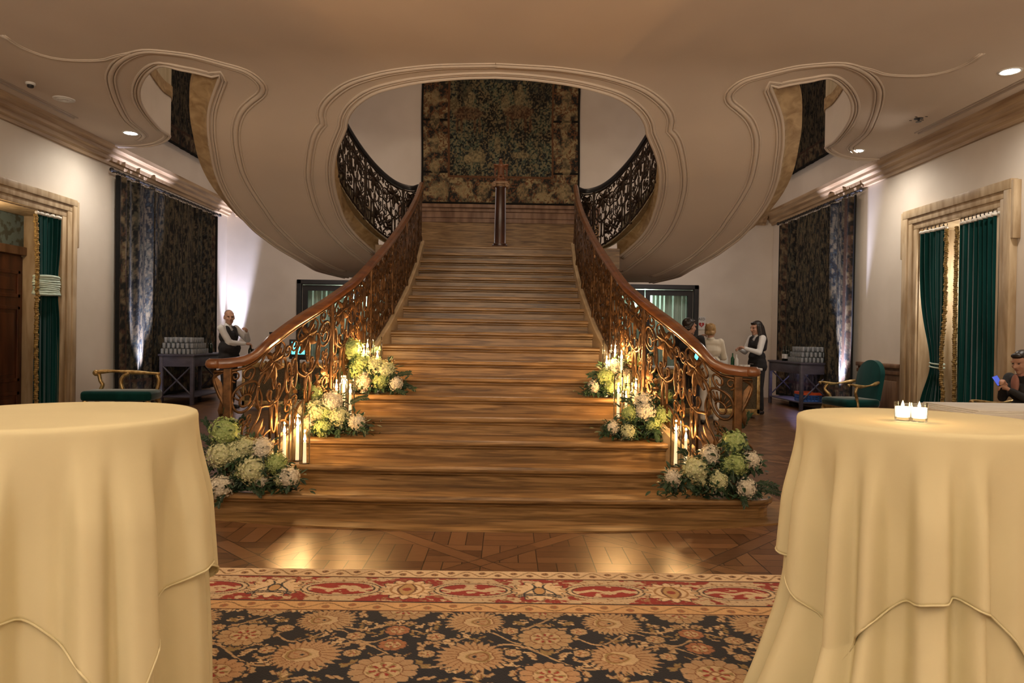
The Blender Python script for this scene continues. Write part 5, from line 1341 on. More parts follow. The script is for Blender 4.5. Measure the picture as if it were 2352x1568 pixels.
def ik(a, c, l1, l2, hint):
    a, c = Vector(a), Vector(c); d = c - a; L = min(d.length, (l1 + l2)*0.999); u = d.normalized()
    x = (l1*l1 - l2*l2 + L*L)/(2*L); h = math.sqrt(max(0, l1*l1 - x*x)); n = Vector(hint); n = (n - u*n.dot(u)).normalized()
    return a + u*x + n*h
HS = 1.12
def person(label, loc, face_deg, height, pose, look, seated=False):
    """figure modelled facing -y; face_deg turns it about z."""
    k = height/1.74
    root = thing('person', label, 'person', loc, math.radians(face_deg))
    V = lambda x, y, z: Vector((x*k, y*k, z*k))
    fem = look.get('fem', False); sw = 0.165 if fem else 0.19; hw = 0.095
    lean = pose.get('lean', 0.0)
    if seated:
        base = -0.44
        hip = V(0, 0, 0.56); up = 0.56 - 0.94
    else: up = 0.0
    def U(x, y, z):    # upper-body point
        zz = z - 0.94; return V(x, y - lean*zz, z + up)
    hands = [V(*pose['L']), V(*pose['R'])]
    sh = [U(-sw, 0.01, 1.43), U(sw, 0.01, 1.43)]
    el = [ik(sh[i], hands[i], 0.29*k, 0.27*k, pose.get('hint', [(-0.6, 0.5, -1), (0.6, 0.5, -1)])[i]) for i in (0, 1)]
    if seated:
        hips = [V(-hw, 0.0, 0.53), V(hw, 0.0, 0.53)]; knees = [V(-0.13, -0.44, 0.50), V(0.13, -0.44, 0.50)]; ank = [V(-0.12, -0.44, 0.09), V(0.12, -0.40, 0.09)]
    else:
        hips = [V(-hw, 0.0, 0.92), V(hw, 0.0, 0.92)]; knees = [V(-0.105, -0.015, 0.49), V(0.105, -0.015, 0.49)]; ank = [V(-0.11, 0.02, 0.085), V(0.11, 0.02, 0.085)]
    # ---- body: head, face, neck, trunk, arms, hands, legs
    b = MB(); hd = U(0, -0.005, 1.62); hr = Matrix.Rotation(math.radians(pose.get('turn', 0)), 3, 'Z') @ Matrix.Rotation(math.radians(pose.get('nod', 0)), 3, 'X')
    k0 = k; hk = k*HS
    def H(x, y, z): return hd + hr @ (Vector((x, y, z))*hk)
    b.ell(H(0, 0.012, 0.035), (0.073*hk, 0.090*hk, 0.085*hk), 18, 12, hr); b.ell(H(0, -0.018, -0.035), (0.060*hk, 0.070*hk, 0.080*hk), 18, 12, hr)
    b.ell(H(0, -0.058, -0.090), (0.030*hk, 0.028*hk, 0.026*hk), 12, 8, hr); capsule(b, H(0, -0.088, 0.012), 0.011*hk, H(0, -0.107, -0.025), 0.015*hk); b.ell(H(0, -0.096, -0.030), (0.019*hk, 0.012*hk, 0.010*hk), 10, 8, hr)
    capsule(b, H(-0.045, -0.076, 0.030), 0.012*hk, H(0.045, -0.076, 0.030), 0.012*hk)
    for s in (-1, 1):
        b.ell(H(s*0.040, -0.066, -0.025), (0.022*hk, 0.018*hk, 0.020*hk), 10, 8, hr); b.ell(H(s*0.075, 0.012, -0.005), (0.012*hk, 0.020*hk, 0.032*hk), 10, 8, hr)
    capsule(b, H(0, 0.02, -0.06), 0.052*k, U(0, 0.02, 1.44), 0.060*k)
    capsule(b, U(-0.10, 0.01, 1.40), 0.075*k, U(0.10, 0.01, 1.40), 0.075*k); capsule(b, U(-0.05, 0, 1.28), 0.115*k, U(0.05, 0, 1.28), 0.115*k); bel = look.get('belly', 0.0)
    capsule(b, U(-0.05, -bel*0.5, 1.08), (0.105 + bel)*k, U(0.05, -bel*0.5, 1.08), (0.105 + bel)*k); capsule(b, U(-0.06, 0, 0.95), 0.115*k, U(0.06, 0, 0.95), 0.115*k)
    for i in (0, 1):
        capsule(b, sh[i], 0.052*k, el[i], 0.039*k); capsule(b, el[i], 0.039*k, hands[i], 0.026*k)
        d = (hands[i] - el[i]).normalized(); pd = Vector(pose.get('palm', [(0, 0, 1), (0, 0, 1)])[i]).normalized(); sd = d.cross(pd).normalized()
        w_ = hands[i] + d*0.012*k; c = w_ + d*0.045*k; capsule(b, w_, 0.022*k, c, 0.026*k); b.ell(c, (0.030*k,)*3)
        b.ell(c + sd*0.018*k, (0.018*k,)*3); b.ell(c - sd*0.018*k, (0.018*k,)*3)
        curl = pose.get('curl', 0.5)
        for q, L in ((-1.5, 0.062), (-0.5, 0.076), (0.5, 0.082), (1.5, 0.072)):
            f0 = c + d*0.032*k + sd*0.014*q*k; f1 = f0 + (d*(1 - curl*0.5) - pd*curl*0.8).normalized()*L*0.5*k; f2 = f1 + (d*(1 - curl*1.4) - pd*curl*1.2).normalized()*L*0.5*k
            capsule(b, c + sd*0.012*q*k, 0.010*k, f0, 0.0095*k, 8); capsule(b, f0, 0.0095*k, f1, 0.009*k, 8); capsule(b, f1, 0.009*k, f2, 0.0078*k, 8)
        th = -sd*(1 if i == 0 else -1)
        capsule(b, w_ + th*0.02*k, 0.012*k, w_ + th*0.046*k + d*0.026*k - pd*0.01*k, 0.011*k, 8); capsule(b, w_ + th*0.046*k + d*0.026*k - pd*0.01*k, 0.011*k, w_ + th*0.046*k + d*0.058*k - pd*0.022*k, 0.009*k, 8)
        capsule(b, hips[i], 0.088*k, knees[i], 0.055*k); capsule(b, knees[i], 0.052*k, ank[i], 0.034*k); capsule(b, ank[i] + V(0, 0.02, -0.045), 0.036*k, ank[i] + V(0, -0.14, -0.055), 0.030*k)
    flesh('body', b, look.get('skin', M['skin']), root, 0.0095, 3)
    # eyes and mouth
    for s in (-1, 1):
        e = MB(); e.ell(H(s*0.032, -0.079, 0.010), (0.012*hk, 0.008*hk, 0.006*hk), 10, 6, hr); e.build('eye', M['eye'], root, smooth=True, local=True)
    e = MB(); e.ell(H(0, -0.088, -0.058), (0.022*hk, 0.006*hk, 0.006*hk), 12, 6, hr); e.build('mouth', M['lip'], root, smooth=True, local=True)
    # ---- shirt or jacket
    g = 0.012*k; b = MB()
    capsule(b, U(-0.11, 0.012, 1.405), 0.078*k, U(0.11, 0.012, 1.405), 0.078*k); capsule(b, U(-0.055, 0, 1.28), 0.115*k + g, U(0.055, 0, 1.28), 0.115*k + g); capsule(b, U(-0.055, -bel*0.5, 1.08), (0.107 + bel)*k + g, U(0.055, -bel*0.5, 1.08), (0.107 + bel)*k + g)
    capsule(b, U(-0.065, 0, 0.95), 0.118*k + g, U(0.065, 0, 0.95), 0.118*k + g); capsule(b, U(0, 0.022, 1.44), 0.066*k, U(0, 0.018, 1.485), 0.062*k)
    for i in (0, 1):
        cuff = el[i] + (hands[i] - el[i])*0.95
        capsule(b, sh[i], 0.066*k, el[i], 0.053*k); capsule(b, el[i], 0.053*k, cuff, 0.037*k)
    flesh(look.get('topname', 'shirt'), b, look['top'], root, 0.011, 3)
    # collar
    cb = MB(); cb.lathe([(0.064*k, -0.02*k), (0.070*k, 0.0), (0.062*k, 0.028*k), (0.058*k, 0.028*k)], U(0, 0.018, 1.475), 20, cap=False); cb.build('collar', look.get('collar', look['top']), root, smooth=True, local=True)
    if look.get('vest'):
        b = MB()
        capsule(b, U(-0.055, 0.004, 1.28), 0.122*k + g, U(0.055, 0.004, 1.28), 0.122*k + g); capsule(b, U(-0.055, -bel*0.5, 1.08), (0.113 + bel)*k + g, U(0.055, -bel*0.5, 1.08), (0.113 + bel)*k + g); capsule(b, U(-0.065, 0, 0.97), 0.122*k + g, U(0.065, 0, 0.97), 0.122*k + g)
        for s in (-1, 1):
            capsule(b, U(s*0.075, -0.035, 1.28), 0.092*k, U(s*0.088, -0.012, 1.405), 0.074*k); capsule(b, U(s*0.070, 0.03, 1.28), 0.10*k, U(s*0.085, 0.03, 1.405), 0.078*k)
        capsule(b, U(-0.07, -bel*0.4, 0.90), 0.128*k + g, U(0.07, -bel*0.4, 0.90), 0.128*k + g)
        flesh('waistcoat', b, look['vest'], root, 0.011, 3)
        tb = MB(); tb.tube([U(0, -0.062, 1.465), U(0, -0.128, 1.38), U(0, -0.142, 1.28)], [0.014*k, 0.012*k, 0.02*k], 8, flat=0.5); tb.build('necktie', M['vest'], root, smooth=True, local=True)
    if look.get('front'):
        fb = MB(); fb.ell(U(0, -0.118, 1.365), (0.055*k, 0.024*k, 0.115*k), 14, 10); fb.build('shirt_front', look['front'], root, smooth=True, local=True)
    # trousers
    b = MB(); capsule(b, U(-0.065, 0, 0.96), 0.122*k, U(0.065, 0, 0.96), 0.122*k)
    for i in (0, 1):
        capsule(b, hips[i], 0.100*k, knees[i], 0.068*k); capsule(b, knees[i], 0.068*k, ank[i] + V(0, 0, 0.02), 0.052*k)
    flesh('trousers', b, look['legs'], root, 0.012, 3)
    for i in (0, 1):
        b = MB(); capsule(b, ank[i] + V(0, 0.025, -0.045), 0.040*k, ank[i] + V(0, -0.15, -0.055), 0.032*k, 12); 
        b.v = [(x, y, max(z, 0.002)) for x, y, z in b.v]; b.build('shoe', M['black'], root, smooth=True, local=True)
    # ---- hair
    b = MB(); st = look['hairstyle']; hm = look['hair']
    if st == 'balding':
        for s in (-1, 1): capsule(b, H(s*0.064, 0.01, 0.02), 0.020*hk, H(s*0.045, 0.075, 0.0), 0.026*hk); capsule(b, H(s*0.045, 0.075, 0.0), 0.026*hk, H(0, 0.088, -0.01), 0.026*hk)
        b.ell(H(0, 0.035, 0.055), (0.069*hk, 0.078*hk, 0.070*hk), 18, 12, hr)
    else:
        b.ell(H(0, 0.030, 0.050), (0.083*hk, 0.090*hk, 0.080*hk), 18, 12, hr); b.ell(H(0, -0.045, 0.085), (0.062*hk, 0.035*hk, 0.032*hk), 14, 8, hr)
        for s in (-1, 1): capsule(b, H(s*0.066, 0.02, 0.03), 0.024*hk, H(s*0.060, 0.055, -0.035), 0.022*hk)
        capsule(b, H(-0.03, 0.075, -0.03), 0.038*hk, H(0.03, 0.075, -0.03), 0.038*hk)
        if st == 'long':
            for s in (-1, 1): capsule(b, H(s*0.062, 0.03, 0.02), 0.034*hk, H(s*0.085, 0.055, -0.25), 0.030*hk); capsule(b, H(s*0.066, -0.015, 0.03), 0.022*hk, H(s*0.078, -0.01, -0.16), 0.016*hk)
            capsule(b, H(0, 0.070, 0.0), 0.080*hk, H(0, 0.115, -0.24), 0.078*hk); capsule(b, H(0, 0.115, -0.24), 0.078*hk, H(0, 0.12, -0.36), 0.05*hk)
        if st == 'crop':
            for q in range(14):
                a = q*2.4; b.ell(H(0.05*math.cos(a), 0.03 + 0.055*math.sin(a), 0.105 - 0.004*q), (0.030*hk, 0.030*hk, 0.020*hk), 8, 6)
    flesh('hair', b, hm, root, 0.008, 2)
    return root
def ground(px, py): return PZ(px, py, 0.0)
# the barman on the left
bp = PY(524, 900, 11.9)
person('balding barman in black waistcoat with one hand raised, by the left bar table', (bp.x, 11.9, 0), 72, 1.665,
       dict(L=(0.10, -0.27, 1.16), R=(0.13, -0.27, 1.37), hint=[(-0.7, 0.3, -0.8), (0.9, -0.1, -1)], turn=-38, nod=2, curl=0.8, palm=[(0, 0, 1), (0.3, -1, 0.2)]),
       dict(top=M['shirt'], vest=M['vest'], legs=M['vest'], hair=M['hairgr'], hairstyle='balding', belly=0.035))
wp = PY(1738, 900, 12.3)
person('woman with long dark hair in a black waistcoat pouring behind the right bar', (wp.x, 12.3, 0), -72, 1.63,
       dict(L=(-0.06, -0.36, 1.22), R=(0.07, -0.34, 1.24), turn=2, nod=8, curl=0.6, lean=0.05),
       dict(fem=True, top=M['shirt'], vest=M['vest'], legs=M['vest'], hair=M['hairdk'], hairstyle='long'))
gp = PY(1630, 900, 10.7)
person('person with short blond hair in an ivory jacket, back turned, at the right bar', (gp.x, 10.7, 0), 168, 1.54,
       dict(L=(-0.13, -0.32, 1.15), R=(0.16, -0.20, 1.50), turn=-18, nod=0, curl=0.7, hint=[(-0.6, 0.4, -1), (0.8, 0.2, -0.8)]),
       dict(fem=True, top=M['jacket'], topname='jacket', legs=M['linen'], hair=M['hairbl'], hairstyle='crop'))
mp_ = PY(1581, 900, 10.25)
man = person('dark haired man in a black top seen from behind beside the glazed door', (mp_.x, 10.25, 0), 145, 1.595,
       dict(L=(-0.10, -0.34, 1.10), R=(0.22, -0.30, 1.04), turn=-30, nod=4, curl=0.7),
       dict(top=M['vest'], topname='jumper', legs=M['vest'], hair=M['hairdk'], hairstyle='short'))
# ================================================================== CHAIRS
def armchair(label, loc, deg, back='oval'):
    t = thing('armchair', label, 'chair', loc, math.radians(deg))
    def seat(b):
        b.rbox((-0.31, -0.30, 0.33), (0.31, 0.27, 0.45), 0.045, 3)
    b = MB(); seat(b); b.build('seat', M['velvet'], t, smooth='auto', local=True)
    b = MB(); b.rbox((-0.30, -0.29, 0.28), (0.30, 0.26, 0.335), 0.012); b.build('seat_rail', M['gilt'], t, smooth='auto', local=True)
    for x, y in ((-0.26, -0.25), (0.26, -0.25), (-0.25, 0.23), (0.25, 0.23)):
        b = MB(); pts = crom([(x, y, 0.32), (x*1.10, y*1.12, 0.24), (x*0.96, y*0.96, 0.10), (x*1.10, y*1.14, 0.022)], 6)
        b.tube(pts, [0.036 - 0.018*i/(len(pts)-1) for i in range(len(pts))], 10); b.ell((x*1.11, y*1.15, 0.022), (0.026, 0.026, 0.022), 10, 8); b.build('leg', M['gilt'], t, smooth=True, local=True)
    # padded back with gilded frame
    N = 28; out = []
    for i in range(N + 1):
        a = PI*i/N; out.append((0.265*math.cos(a), 0.80 + 0.25*math.sin(a)))
    prof = [(0.255, 0.42)] + out + [(-0.255, 0.42)]
    vs = []; n = len(prof)
    for (x, z) in prof: vs.append((x*0.94, 0.235 + 0.16*(z - 0.42), 0.42 + (z - 0.42)*0.97))
    for (x, z) in prof: vs.append((x*0.94, 0.315 + 0.16*(z - 0.42), 0.42 + (z - 0.42)*0.97))
    vs += [(0, 0.20 + 0.16*0.3, 0.74), (0, 0.33 + 0.16*0.3, 0.74)]
    fs = [(i, (i+1) % n, 2*n) for i in range(n)] + [((i+1) % n + n, i + n, 2*n + 1) for i in range(n)] + [(i, i + n, (i+1) % n + n, (i+1) % n) for i in range(n)]
    b = MB(); b.add(vs, fs); b.build('backrest', M['velvet'], t, smooth='auto', local=True)
    for s in (-1, 1):
        b = MB(); b.tube(crom([(s*0.25, 0.27, 0.70), (s*0.31, 0.10, 0.665), (s*0.335, -0.10, 0.645), (s*0.33, -0.27, 0.675), (s*0.325, -0.31, 0.655)], 6), [0.020 + 0.008*math.sin(i*0.6) for i in range(25)], 10)
        arm = b.build('armrest', M['gilt'], t, smooth=True, local=True)
        b = MB(); b.tube(crom([(s*0.332, -0.16, 0.645), (s*0.345, -0.20, 0.56), (s*0.30, -0.14, 0.46), (s*0.31, -0.12, 0.31)], 6), 0.022, 10); b.build('arm_support', M['gilt'], t, smooth=True, local=True)
    return t
armchair('gilded armchair with rounded green back beside the right wainscot', (PY(1955, 900, 10.55).x, 10.55, 0), -78)
ac = (5.47, 7.35)
armchair('gilded green armchair in which the seated man sits', (ac[0], ac[1], 0), -88)
sp = person('seated man in dark jacket over dusty pink shirt holding a lit phone', (ac[0] + 0.06, ac[1], 0.0), -80, 1.56,
       dict(L=(0.02, -0.36, 0.98), R=(0.10, -0.34, 0.92), turn=6, nod=18, curl=0.85, lean=0.12, palm=[(0, 0.3, 1), (0, 0.3, 1)]),
       dict(top=M['dkjacket'], topname='jacket', collar=M['pink'], front=M['pink'], legs=M['vest'], hair=M['hairdk'], hairstyle='short'), seated=True)
hp = PY(2327, 884, 7.28)
b = MB(); b.rbox((-0.036, -0.075, -0.004), (0.036, 0.075, 0.004), 0.003)
ph = thing('phone', 'phone with a glowing blue screen in the seated man\'s hand', 'phone', (0, 0, 0)); b.build('case', M['black'], ph, local=True)
MB().box((-0.033, -0.070, 0.004), (0.033, 0.070, 0.0048)).build('screen', M['phone'], ph, local=True)
ph.scale = (0.75, 0.75, 0.75); ph.location = (ac[0] - 0.33, ac[1] - 0.10, 0.92); ph.rotation_euler = (math.radians(64), math.radians(-25), math.radians(-20))
# long gilded seat on the left
bl_ = PY(282, 890, 9.9)
t = thing('bench', 'low gilded bench with dark green cushion below the left tapestry', 'bench', (bl_.x, 9.9, 0), math.radians(8))
MB().rbox((-0.46, -0.26, 0.32), (0.46, 0.24, 0.46), 0.045, 3).build('seat', M['velvet'], t, smooth='auto', local=True)
for x, y in ((-0.40, -0.20), (0.40, -0.20), (-0.40, 0.18), (0.40, 0.18)):
    b = MB(); pts = crom([(x, y, 0.33), (x*1.06, y*1.12, 0.24), (x*0.98, y*0.96, 0.10), (x*1.05, y*1.14, 0.022)], 6); b.tube(pts, [0.036 - 0.018*i/(len(pts)-1) for i in range(len(pts))], 10); b.ell((x*1.055, y*1.15, 0.022), (0.026, 0.026, 0.022), 10, 8); b.build('leg', M['gilt'], t, smooth=True, local=True)
b = MB(); b.tube(crom([(-0.42, 0.16, 0.70), (-0.20, 0.18, 0.715), (0.10, 0.18, 0.70), (0.44, 0.16, 0.685)], 8), [0.026 + 0.006*math.sin(i*0.5) for i in range(25)], 10)
b.ell((-0.42, 0.16, 0.69), (0.045, 0.04, 0.045), 12, 8); b.build('armrest', M['gilt'], t, smooth=True, local=True)
for pts in ([(-0.38, 0.16, 0.68), (-0.36, 0.16, 0.58), (-0.33, 0.16, 0.52), (-0.36, 0.16, 0.44)], [(0.40, 0.16, 0.67), (0.43, 0.16, 0.58), (0.40, 0.16, 0.44)], [(0.02, 0.17, 0.69), (-0.06, 0.17, 0.64), (-0.09, 0.17, 0.56), (-0.06, 0.17, 0.44)]):
    b = MB(); b.tube(crom(pts, 6), 0.026, 10); b.build('arm_support', M['gilt'], t, smooth=True, local=True)

# ================================================================== BAR CARTS WITH STACKED TUMBLERS
tum = MB(); tum.lathe([(0.026, 0.0), (0.0275, 0.004), (0.031, 0.092), (0.0295, 0.092), (0.0262, 0.012), (0.001, 0.010)], (0, 0, 0), 14)
_o = tum.build('tumbler', M['tumbler'], smooth='auto'); TUM = _o.data; bpy.data.objects.remove(_o)
def bar_cart(side, x0, x1, y0, y1):
    s = -1 if side == 'left' else 1
    t = thing('bar_cart', 'dark X-braced bar table stacked with tumblers, by the %s tapestry' % side, 'table', ((x0+x1)/2, (y0+y1)/2, 0))
    zt = 0.90
    MB().rbox((x0 - 0.02, y0 - 0.02, zt - 0.035), (x1 + 0.02, y1 + 0.02, zt), 0.008).build('table_top', M['cartwood'], t, smooth='auto')
    for xx in (x0 + 0.03, x1 - 0.03):
        for yy in (y0 + 0.03, y1 - 0.03): MB().rbox((xx - 0.03, yy - 0.03, 0), (xx + 0.03, yy + 0.03, zt - 0.035), 0.006).build('leg', M['cartwood'], t, smooth='auto')
    b = MB(); b.rbox((x0 + 0.05, y0 + 0.01, zt - 0.22), (x1 - 0.05, y0 + 0.035, zt - 0.035), 0.004); b.rbox((x0 + 0.05, y1 - 0.035, zt - 0.22), (x1 - 0.05, y1 - 0.01, zt - 0.035), 0.004)
    b.rbox((x0 + 0.01, y0 + 0.05, zt - 0.22), (x0 + 0.035, y1 - 0.05, zt - 0.035), 0.004); b.rbox((x1 - 0.035, y0 + 0.05, zt - 0.22), (x1 - 0.01, y1 - 0.05, zt - 0.035), 0.004); b.build('apron', M['cartwood'], t, smooth='auto')
    for yy in (y0 + 0.03, y1 - 0.03):
        b = MB()
        for q in (0, 1): b.tube([(x0 + 0.06 if q else x1 - 0.06, yy + 0.012*(q*2-1), 0.20), (x1 - 0.06 if q else x0 + 0.06, yy + 0.012*(q*2-1), zt - 0.22)], 0.014, 6)
        b.build('cross_brace', M['cartwood'], t, smooth='auto')
    MB().rbox((x0 + 0.02, y0 + 0.02, 0.13), (x1 - 0.02, y1 - 0.02, 0.155), 0.004).build('shelf', M['cartwood'], t, smooth='auto')
    z = zt + 0.001; n = 0
    for tier, (nx, ny) in enumerate(((8, 9), (7, 8), (6, 7))):
        if tier:
            b = MB(); mx = 0.02*tier; b.rbox((x0 + mx, y0 + mx, z), (x1 - mx, y0 + mx + 0.072*ny + 0.02, z + 0.006), 0.002); o = b.build('glass_board', M['glass'], smooth='auto')
            tag(o, ('lower' if tier == 1 else 'upper') + ' clear board between the tumbler tiers, %s bar table' % side, 'board'); z += 0.0075
        for i in range(nx):
            for j in range(ny):
                o = bpy.data.objects.new('tumbler', TUM); C.objects.link(o)
                o.location = (x0 + 0.036 + 0.02*tier + (x1 - x0 - 0.072 - 0.04*tier)*i/(nx - 1), y0 + 0.04 + 0.02*tier + 0.072*j, z)
                tag(o, 'plain clear tumbler in the stacked tiers on the %s bar table' % side, 'glass', 'tumblers stacked on the %s bar table' % side)
        z += 0.0935
    return t
cl = PZ(439, 931, 0.0)
lx1 = cl.x + 0.03; bar_cart('left', lx1 - 0.60, lx1, cl.y, cl.y + 1.6)
cr = PZ(1840, 943, 0.0)
rx0 = cr.x - 0.02; bar_cart('right', rx0, rx0 + 0.60, cr.y, cr.y + 1.6)
def bottle(loc, mat, label, h=0.30, r=0.037, label_strip=True, group=None):
    t = thing('bottle', label, 'bottle', loc, 0, group)
    MB().lathe([(r*0.9, 0.0), (r, 0.006), (r, h*0.58), (r*0.75, h*0.68), (r*0.36, h*0.76), (r*0.34, h*0.96), (r*0.40, h*0.965), (r*0.40, h)], (0, 0, 0), 16).build('glass', mat, t, smooth='auto', local=True)
    if label_strip: MB().lathe([(r*1.012, h*0.16), (r*1.012, h*0.46)], (0, 0, 0), 16, cap=False).build('paper_label', M['white'], t, smooth=True, local=True)
    return t
for i in range(7):
    bottle((rx0 + 0.07 + 0.075*(i % 4), cr.y + 0.88 + 0.10*(i // 4) + 0.03*(i % 2), 0.901), M['bottlek'] if i % 3 else M['glass'], 'dark wine bottle with pale label behind the tumblers, right bar table', 0.30, 0.037, i % 2 == 0, 'wine bottles on the right bar table')
for i in range(4):
    bottle((lx1 - 0.10 - 0.09*i, cl.y + 0.95 + 0.05*(i % 2), 0.901), M['glass'] if i % 2 else M['bottlek'], 'bottle behind the tumblers on the left bar table', 0.26, 0.035, False, 'bottles on the left bar table')
# orange and blue crate under the right table, standing on its shelf
cx0, cy0 = rx0 + 0.10, cr.y + 0.08
t = thing('glass_crate', 'blue glass rack with orange rim on the shelf of the right bar table', 'crate', (cx0, cy0, 0.156))
b = MB(); b.rbox((cx0, cy0, 0.157), (cx0 + 0.42, cy0 + 0.42, 0.17), 0.003)
for z in (0.19, 0.225, 0.26): 
    b.box((cx0, cy0, z), (cx0 + 0.42, cy0 + 0.012, z + 0.018)); b.box((cx0, cy0 + 0.408, z), (cx0 + 0.42, cy0 + 0.42, z + 0.018)); b.box((cx0, cy0, z), (cx0 + 0.012, cy0 + 0.42, z + 0.018)); b.box((cx0 + 0.408, cy0, z), (cx0 + 0.42, cy0 + 0.42, z + 0.018))
for i in range(7):
    q = cx0 + 0.408*i/6; b.box((q, cy0, 0.165), (q + 0.012, cy0 + 0.012, 0.29)); b.box((q, cy0 + 0.408, 0.165), (q + 0.012, cy0 + 0.42, 0.29))
b.build('rack', M['bluecrate'], t)
b = MB(); b.box((cx0 - 0.005, cy0 - 0.005, 0.285), (cx0 + 0.425, cy0 + 0.012, 0.335)); b.box((cx0 - 0.005, cy0 + 0.408, 0.285), (cx0 + 0.425, cy0 + 0.425, 0.335)); b.box((cx0 - 0.005, cy0, 0.285), (cx0 + 0.012, cy0 + 0.42, 0.335)); b.box((cx0 + 0.408, cy0, 0.285), (cx0 + 0.425, cy0 + 0.42, 0.335)); b.build('rim', M['orange'], t)

# ================================================================== BAR COUNTERS
def counter(side, x0, x1, y0, y1, zt, label):
    t = thing('bar_counter', label, 'counter', ((x0 + x1)/2, (y0 + y1)/2, 0))
    MB().rbox((x0 - 0.03, y0 - 0.03, zt - 0.04), (x1 + 0.03, y1 + 0.03, zt), 0.008).build('counter_top', M['white'], t, smooth='auto')
    MB().box((x0, y0 + 0.02, 0.06), (x1, y1, zt - 0.04)).build('carcass', M['black'], t)
    n = max(1, int(round((x1 - x0)/0.95))); wp_ = (x1 - x0)/n
    for i in range(n):
        a = x0 + i*wp_; b = MB()
        for q0, q1, z0, z1 in ((a, a + 0.05, 0.08, zt - 0.04), (a + wp_ - 0.05, a + wp_, 0.08, zt - 0.04), (a, a + wp_, zt - 0.12, zt - 0.04), (a, a + wp_, 0.06, 0.16)): b.rbox((q0, y0 - 0.012, z0), (q1, y0 + 0.02, z1), 0.005)
        p = b.build('front_frame', M['gilt'], t, smooth='auto')
        MB().box((a + 0.05, y0 + 0.006, 0.16), (a + wp_ - 0.05, y0 + 0.02, zt - 0.12)).build('front_panel', M['cane'], p)
    return t
zR = 0.84; yR = 11.55; xR1 = PY(1746, 860, yR).x
counter('right', xR1 - 2.55, xR1, yR, yR + 0.42, zR, 'gilt framed bar counter with smoked panels behind the right railing')
zL = 0.84; yL = 11.7; xL0 = PY(556, 860, yL).x
counter('left', xL0, xL0 + 2.5, yL, yL + 0.45, zL, 'gilt framed bar counter with smoked panels behind the left railing')
def on_counter(px, yy, z): 
    p = PY(px, 800, yy); return (p.x, yy, z)
bottle(on_counter(1683, yR + 0.2, zR + 0.001), M['bottleg'], 'green glass bottle on the right bar counter', 0.24, 0.030, False)
bottle(on_counter(1692, yR + 0.14, zR + 0.001), M['white'], 'pale bottle beside the green bottle on the right bar', 0.22, 0.034, False)
for i, px in enumerate((1702, 1712, 1719)):
    t = thing('cup', 'small white cup in the row on the right bar counter', 'cup', on_counter(px, yR + 0.07, zR + 0.001), 0, 'white cups on the right bar counter')
    MB().lathe([(0.020, 0.0), (0.028, 0.006), (0.033, 0.052), (0.030, 0.052), (0.025, 0.010), (0.001, 0.008)], (0, 0, 0), 16).build('bowl', M['white'], t, smooth='auto', local=True)
p = on_counter(1663, yR + 0.3, zR + 0.001); t = thing('menu_stand', 'white menu card standing on the right bar counter', 'sign', p)
MB().rbox((-0.07, -0.012, 0.0), (0.07, 0.012, 0.012), 0.002).build('base', M['white'], t, local=True); MB().box((-0.07, -0.004, 0.012), (0.07, 0.004, 0.19)).build('card', M['white'], t, local=True)
# left counter: wine bottles, tablet, ice tub, till screen
for px in (575, 581): bottle(on_counter(px, yL + 0.3, zL + 0.001), M['bottlek'], 'dark bottle standing on the left bar counter', 0.27 if px == 575 else 0.18, 0.034, False, 'dark bottles on the left bar counter')
p = on_counter(633, yL + 0.2, zL + 0.001); t = thing('tablet_stand', 'black tablet tilted on a stand on the left bar counter', 'tablet', p)
MB().lathe([(0.07, 0), (0.07, 0.008), (0.012, 0.012), (0.010, 0.24), (0.001, 0.24)], (0, 0, 0), 16).build('stand', M['black'], t, smooth='auto', local=True)
b = MB(); b.rbox((-0.012, -0.08, -0.12), (0.012, 0.08, 0.12), 0.005); o = b.build('tablet', M['black'], t, local=True); o.location = (-0.02, 0, 0.36); o.rotation_euler = (0, math.radians(-18), math.radians(70))
p = on_counter(668, yL + 0.25, zL + 0.001); t = thing('ice_bucket', 'pale ice bucket on the left bar counter beside the tablet', 'bucket', p)
MB().lathe([(0.10, 0.0), (0.105, 0.01), (0.125, 0.19), (0.13, 0.20), (0.12, 0.20), (0.10, 0.02), (0.001, 0.02)], (0, 0, 0), 24).build('pail', M['white'], t, smooth='auto', local=True)
p = on_counter(688, yL - 0.25, 0); t = thing('till_screen', 'stand with glowing teal screen seen through the left railing', 'screen', (p[0], yL - 0.30, 0))
MB().lathe([(0.16, 0), (0.16, 0.02), (0.02, 0.03), (0.02, 0.93), (0.001, 0.93)], (0, 0, 0), 20).build('stand', M['black'], t, smooth='auto', local=True)
MB().rbox((-0.15, -0.02, 0.88), (0.15, 0.02, 1.20), 0.008).build('bezel', M['black'], t, smooth='auto', local=True)
MB().box((-0.105, -0.024, 0.96), (0.105, -0.019, 1.16)).build('display', M['screen'], t, local=True)
p = PY(1600, 817, 10.05); t = thing('phone', 'phone with a pale blue screen at the dark haired man\'s hip', 'phone', (p.x, 10.05, p.z)); t.rotation_euler = (0, 0.4, 0.3)
MB().rbox((-0.035, -0.004, -0.07), (0.035, 0.004, 0.07), 0.003).build('case', M['black'], t, local=True); MB().box((-0.031, -0.0052, -0.065), (0.031, -0.004, 0.065)).build('screen', M['screen'], t, local=True)
